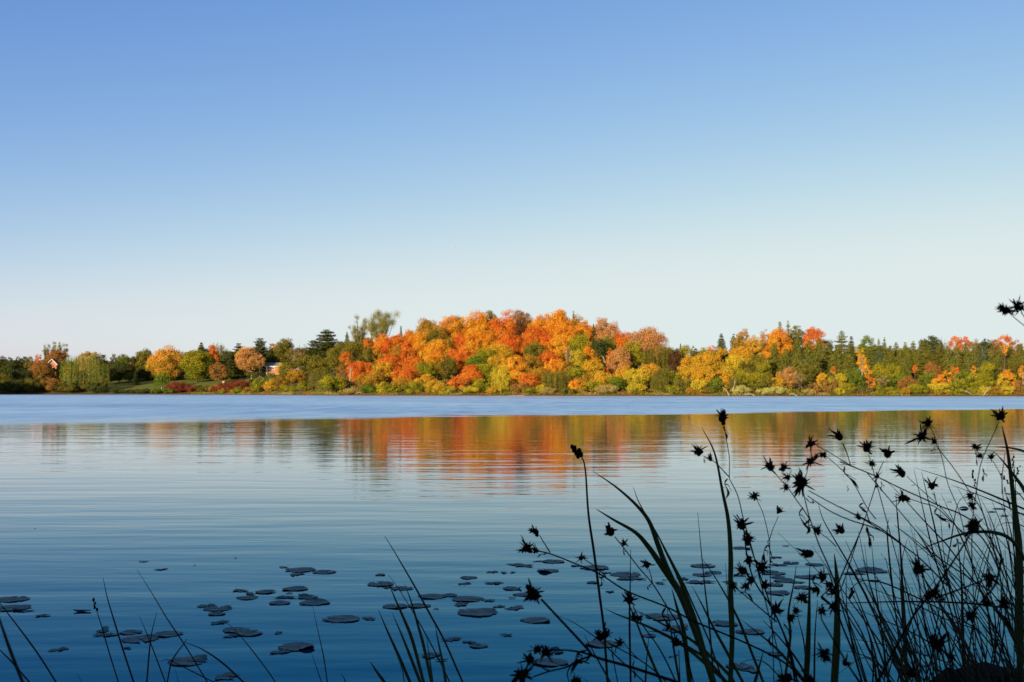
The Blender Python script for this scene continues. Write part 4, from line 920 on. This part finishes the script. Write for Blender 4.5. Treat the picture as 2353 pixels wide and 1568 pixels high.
WEEDS = [
 # label, depth, stems [(crop, width px, pts)], heads [(crop,x,y,size)], leaves [(crop, pts)]
 ('blurred near weed with four burr heads at the bottom centre-right', .95,
  [('C', 24, '540,700 680,850 820,1000 950,1140 1020,1210 1300,1290 1550,1370 1760,1440'), ('C', 16, '590,1150 760,1150 900,1170 1000,1200'), ('C', 16, '460,1390 600,1340 760,1300 850,1250 980,1200'), ('C', 12, '480,1250 560,1310 620,1335'), ('C', 12, '790,1433 770,1360 800,1290 860,1230')],
  [('C', 470, 655, 190), ('C', 575, 1170, 130), ('C', 500, 1145, 100), ('C', 440, 1230, 140), ('C', 370, 1370, 180), ('C', 840, 1425, 120)],
  [('C', '950,1150 860,1180 840,1270 800,1330', 16), ('C', '980,1190 930,1250 860,1260 790,1380', 14), ('C', '900,1150 860,1200 880,1260 930,1240', 12)]),
 ('long arching weed with twin burr heads crossing the middle of the reeds', 1.35,
  [('C', 14, '500,275 620,300 850,390 1060,480 1300,630 1650,770 1900,900 2353,1090 2700,1270 2900,1480'), ('C', 9, '525,135 570,210 620,290'), ('C', 9, '915,345 1000,400 1060,450 1110,500')],
  [('C', 492, 105, 95), ('C', 415, 250, 120), ('C', 490, 270, 80), ('C', 890, 338, 75)],
  [('C', '610,295 560,300 530,310 505,335', 7), ('C', '1100,500 1070,520 1075,570 1040,590', 9), ('C', '1640,770 1610,840 1660,930 1640,990', 16), ('C', '1060,450 1050,480 1060,510 1100,500', 8)]),
 ('leaning weed with a spiky head above the right-of-centre reeds', 1.4,
  [('C', 11, '1190,150 1270,250 1400,420 1520,560 1640,750 1760,960 1850,1300'), ('C', 8, '1490,430 1510,500 1525,570')],
  [('C', 1150, 105, 130), ('C', 1272, 208, 70), ('C', 1472, 395, 100)],
  [('C', '1520,560 1490,580 1480,600 1490,625', 7), ('C', '1270,250 1262,270 1270,295 1280,312', 7)]),
 ('low weed with five burr heads among the centre-right reeds', 1.3,
  [('C', 12, '1350,760 1430,920 1560,1100 1650,1260 1730,1433'), ('C', 11, '1110,1070 1270,1160 1400,1230 1550,1340 1680,1470'), ('C', 8, '1270,1090 1340,1170 1400,1230'), ('C', 9, '1755,1150 1760,1300 1765,1433'), ('C', 9, '1160,1100 1180,1250 1215,1433')],
  [('C', 1318, 710, 120), ('C', 1360, 860, 90), ('C', 1410, 870, 80), ('C', 1730, 1080, 130), ('C', 1060, 1035, 110), ('C', 1115, 1010, 100), ('C', 1235, 1085, 90)],
  [('C', '1750,1180 1720,1210 1680,1210 1665,1225', 8), ('C', '1110,900 1100,950 1120,1000 1110,1060', 12), ('C', '1360,1240 1350,1300 1370,1360 1360,1400', 10), ('C', '1210,1110 1190,1160 1170,1180 1172,1230', 7)]),
 ('tall weed whose top burr head stands against the golden reflection', 1.3,
  [('G', 9, '565,390 585,520 615,700 615,890 640,950 700,1080 750,1290 800,1460 850,1640 890,1800'), ('G', 9, '360,680 470,740 540,810 615,890'), ('D', 13, '130,-40 180,60 210,280 270,480 400,680 500,900 560,1130 580,1257'), ('D', 13, '220,150 300,400 390,650 450,780 540,1000 600,1257'), ('D', 9, '110,520 200,590 330,700 440,790')],
  [('G', 545, 310, 150), ('G', 312, 640, 120), ('G', 425, 700, 80), ('G', 735, 1360, 160), ('G', 800, 1500, 120), ('D', 220, 150, 85), ('D', 222, 310, 90), ('D', 180, 395, 110), ('D', 320, 370, 110), ('D', 345, 510, 85), ('D', 205, 515, 70), ('D', 105, 515, 65), ('D', 430, 695, 110), ('D', 545, 760, 95), ('D', 585, 705, 70), ('D', 240, 470, 80)],
  [('G', '560,385 560,420 590,480 585,530', 9), ('G', '600,900 570,950 605,1040 580,1100', 13), ('G', '370,700 365,720 370,740 380,745', 7), ('D', '150,570 190,560 230,590 260,640', 9), ('D', '490,800 520,840 540,880 545,910', 10), ('D', '390,820 410,870 380,930 400,990', 9)]),
 ('slim forked weed with two small burr heads between the taller ones', 1.5,
  [('G', 8, '880,1100 950,1260 1005,1500 1010,1568 1015,1900'), ('G', 7, '1095,1270 1040,1400 1008,1500')],
  [('G', 860, 1078, 95), ('G', 1100, 1220, 80)],
  [('G', '1000,1500 990,1530 1000,1560 1010,1590', 7), ('D', '375,190 345,230 340,290 350,340', 10), ('D', '380,220 400,280 390,320 415,330', 8)]),
 ('bushy weed with a large dark burr cluster below the golden reflection', 1.15,
  [('G', 13, '1340,1040 1390,1250 1440,1400 1500,1568 1560,1700 1640,1900 1700,2100'), ('G', 9, '1070,860 1200,1010 1270,1110 1350,1220 1400,1300'), ('G', 8, '1385,800 1370,860 1350,900'), ('G', 8, '1405,590 1415,650 1420,700'),
   ('G', 11, '1390,1020 1650,1160 1900,1280 1960,1310 2100,1390 2300,1540'), ('G', 11, '1380,1070 1600,1220 1800,1310 1960,1360 2120,1420'), ('D', 14, '850,420 900,600 910,700 950,830 1040,1050 1100,1257'), ('G', 8, '1490,1430 1580,1490 1660,1568')],
  [('G', 1015, 790, 130), ('G', 1140, 805, 100), ('G', 1190, 890, 80), ('G', 1320, 940, 200), ('G', 1170, 990, 85), ('G', 1410, 735, 120), ('G', 1410, 560, 110), ('G', 1465, 690, 70), ('G', 1525, 670, 90), ('G', 1465, 1410, 75), ('D', 760, 85, 65), ('D', 690, 262, 115), ('D', 640, 605, 95), ('D', 885, 670, 95), ('D', 790, 705, 80), ('D', 800, 440, 90), ('D', 740, 540, 70), ('D', 845, 500, 80), ('D', 870, 560, 70)],
  [('G', '1340,1180 1300,1250 1350,1350 1400,1400', 12), ('G', '1400,1280 1390,1350 1400,1400 1370,1450', 12), ('G', '1360,1090 1400,1130 1440,1140 1420,1110', 8), ('D', '740,420 720,480 760,540 750,600', 14), ('D', '880,500 820,560 790,600 850,640', 13), ('D', '690,0 660,40 690,80 670,110', 13)]),
 ('long arching weed running right from the burr cluster with one high head', 1.25,
  [('G', 8, '1470,580 1600,650 1800,770 1960,840'), ('E', 12, '0,735 60,760 330,870 600,1000 800,1090 1000,1180 1180,1250 1400,1400 1600,1700'), ('G', 8, '1550,670 1740,840 1850,980 1960,1180 2050,1300'), ('G', 7, '1730,560 1770,660 1800,770'), ('E', 7, '25,560 70,660 100,760')],
  [('G', 1690, 490, 135)],
  [('G', '1745,780 1745,850 1830,930 1885,1005', 13), ('G', '1780,970 1770,990 1780,1010 1765,1030', 5)]),
 ('weed with three burr heads on a forked stalk left of the right thicket', 1.25,
  [('E', 8, '280,660 310,760 340,880'), ('E', 9, '430,730 375,850 340,1000 270,1220 150,1568 60,1850 -40,2100'), ('E', 12, '0,1180 300,1345 620,1560 800,1700 1050,1950'), ('E', 11, '260,1230 280,1300 300,1345'), ('D', 11, '1110,40 1040,200 920,480 905,520')],
  [('E', 262, 605, 135), ('E', 310, 758, 80), ('E', 468, 660, 140), ('E', 365, 880, 70), ('E', 185, 1285, 75), ('D', 938, 80, 95)],
  [('E', '230,1140 190,1170 230,1210 270,1240', 13), ('E', '400,930 410,960 400,1000 412,1030', 9), ('E', '265,1370 260,1420 290,1490 290,1568', 12), ('E', '350,900 345,940 355,980 350,1000', 9), ('D', '1135,50 1150,110 1160,180 1160,220', 13)]),
 ('weed with feathery burr heads in front of the pale water at right', 1.35,
  [('E', 7, '655,880 740,960 850,1060 1000,1200 1150,1380'), ('E', 7, '920,1030 935,1100 960,1180'), ('E', 9, '680,1100 800,1140 950,1190 1150,1380 1350,1568 1500,1800')],
  [('E', 605, 845, 125), ('E', 900, 975, 110), ('E', 620, 1090, 120)],
  [('E', '950,1190 930,1240 990,1290 1060,1330', 14), ('E', '1000,1290 1060,1310 1070,1360 1075,1400', 10), ('E', '730,955 725,965 710,970 700,970', 4), ('E', '900,1050 920,1060 930,1085 940,1090', 7)]),
 ('tall weed with stacked dark burr heads above the right rushes', 1.1,
  [('E', 8, '890,400 930,500 1000,700 1060,960 1170,1230 1250,1568 1330,1850'), ('E', 10, '940,580 1100,780 1250,1000 1400,1240 1500,1568 1600,1850'), ('E', 9, '840,400 825,430 810,470')],
  [('E', 865, 350, 120), ('E', 800, 485, 150), ('E', 922, 540, 80), ('E', 1270, 1070, 85), ('E', 1295, 1170, 80)],
  [('E', '930,590 920,610 900,630 885,635', 6), ('E', '1300,1040 1290,1100 1300,1180 1290,1210', 12)]),
 ('tallest weed with a big crowned burr head at the right edge', 1.05,
  [('E', 9, '1560,340 1540,390 1400,700 1360,860 1335,1030 1300,1310 1290,1600'), ('E', 8, '1390,690 1360,660 1330,600'), ('E', 8, '1500,730 1580,890 1600,1100 1660,1568 1700,1900'), ('E', 9, '1620,640 1590,870 1590,1050'), ('E', 14, '1250,1400 1350,1440 1450,1568 1560,1800')],
  [('E', 1578, 290, 150), ('E', 1320, 590, 90), ('E', 1365, 680, 70), ('E', 1482, 690, 75), ('E', 1300, 1390, 160), ('E', 1330, 1380, 130)],
  [('E', '1330,620 1335,680 1340,740 1345,780', 8), ('E', '1400,800 1410,850 1400,900 1405,935', 12), ('E', '1615,980 1620,1040 1650,1120 1680,1240', 12)]),
 ('weed with two blurred burr heads entering from the right against the sky', .9,
  [('Z', 2.2, '2322,722 2340,738 2365,760 2420,830 2460,1000'), ('Z', 2.0, '2346,714 2353,728 2375,770 2420,850')],
  [('Z', 2311, 714, 32), ('Z', 2301, 707, 18), ('Z', 2337, 705, 28), ('Z', 2347, 708, 20)], []),
 ('nearest blurred weed with heavy black heads over the lower right thicket', .85,
  [('D', 18, '1950,90 1800,330 1640,560 1500,740 1380,950 1220,1257'), ('D', 14, '1530,400 1560,640 1600,900'), ('D', 14, '2080,450 1850,540 1680,600'), ('D', 16, '1940,760 2020,640 2130,500 2180,300'), ('D', 14, '780,760 860,900 990,1120 1080,1257'), ('D', 14, '1700,990 1800,1100 1900,1257'), ('D', 12, '1500,1180 1510,1000 1500,850')],
  [('D', 1950, 55, 130), ('D', 1530, 385, 140), ('D', 2090, 450, 130), ('D', 1940, 745, 130), ('D', 1660, 560, 110), ('D', 1620, 590, 90), ('D', 1680, 970, 150), ('D', 1650, 930, 110), ('D', 970, 1112, 80), ('D', 800, 1030, 95), ('D', 830, 1070, 90), ('D', 520, 1225, 130), ('D', 2060, 650, 100), ('D', 1480, 1190, 120), ('D', 2200, 640, 120), ('D', 1790, 1060, 80), ('D', 700, 1240, 110)],
  [('D', '1830,140 1840,170 1820,200 1795,200', 12), ('D', '2140,700 2180,740 2230,800 2260,860', 20), ('D', '1600,560 1680,580 1720,620 1740,600', 14)]),
]
for i, (lab, Y0, st, hd, lf) in enumerate(WEEDS):
    Y0 *= K
    rng = random.Random(900 + i)
    def cpts(c, s): return [cp(c, *map(float, p.split(','))) for p in s.split()]
    main = None; allp = []; polys = []
    for j, (c, wpx, s) in enumerate(st):
        pts = cpts(c, s); Yj = Y0
        P = [at(x, y, Yj + .0012 * (y - 1200) * .1) for x, y in pts]
        Pc = catmull(P, 6)
        if j == 0 or pts[-1][1] > 1555: Pc = to_ground(Pc)
        polys.append((Pc, wpx / CS[c] / F * Y0 / 2 * 1.3)); allp += [(x, y, p) for (x, y), p in zip(pts, P)]
    base = polys[0][0][-1].copy()
    root = empty('burr_weed', base, label=lab, cat='weed', group='dead burr weeds on the near bank')
    for j, (P, r) in enumerate(polys):
        V, Fc = [], []
        tube(V, Fc, [p - base for p in P], lambda q: r * (.62 + .38 * q), 6)
        link('stem' if j == 0 else 'branch', mesh('stem' if j == 0 else 'branch', V, Fc, DEAD), root)
    for (c, x, y, sz) in hd:
        X_, Y_ = cp(c, x, y); q = at(X_, Y_, Y0 + rng.uniform(-.01, .01))
        near = min(allp, key=lambda a: (a[0] - X_) ** 2 + (a[1] - Y_) ** 2)[2]
        d = q - near
        if d.length < .007: d = Vector((rng.uniform(-.6, .3), rng.uniform(-.4, .4), 1))
        d = d.normalized() + Vector((rng.uniform(-.3, .3), rng.uniform(-.5, .5), .3))
        o = link('seed_head', head_mesh(rng, sz / CS[c] / F * Y0 / 2 * 1.22, d), root, q - base)
    for (c, s, sz) in lf:
        P = [at(x, y, Y0) - base for x, y in cpts(c, s)]
        link('withered_leaf', leaf_mesh(rng, sz / CS[c] / F * Y0 * 1.15, P), root)
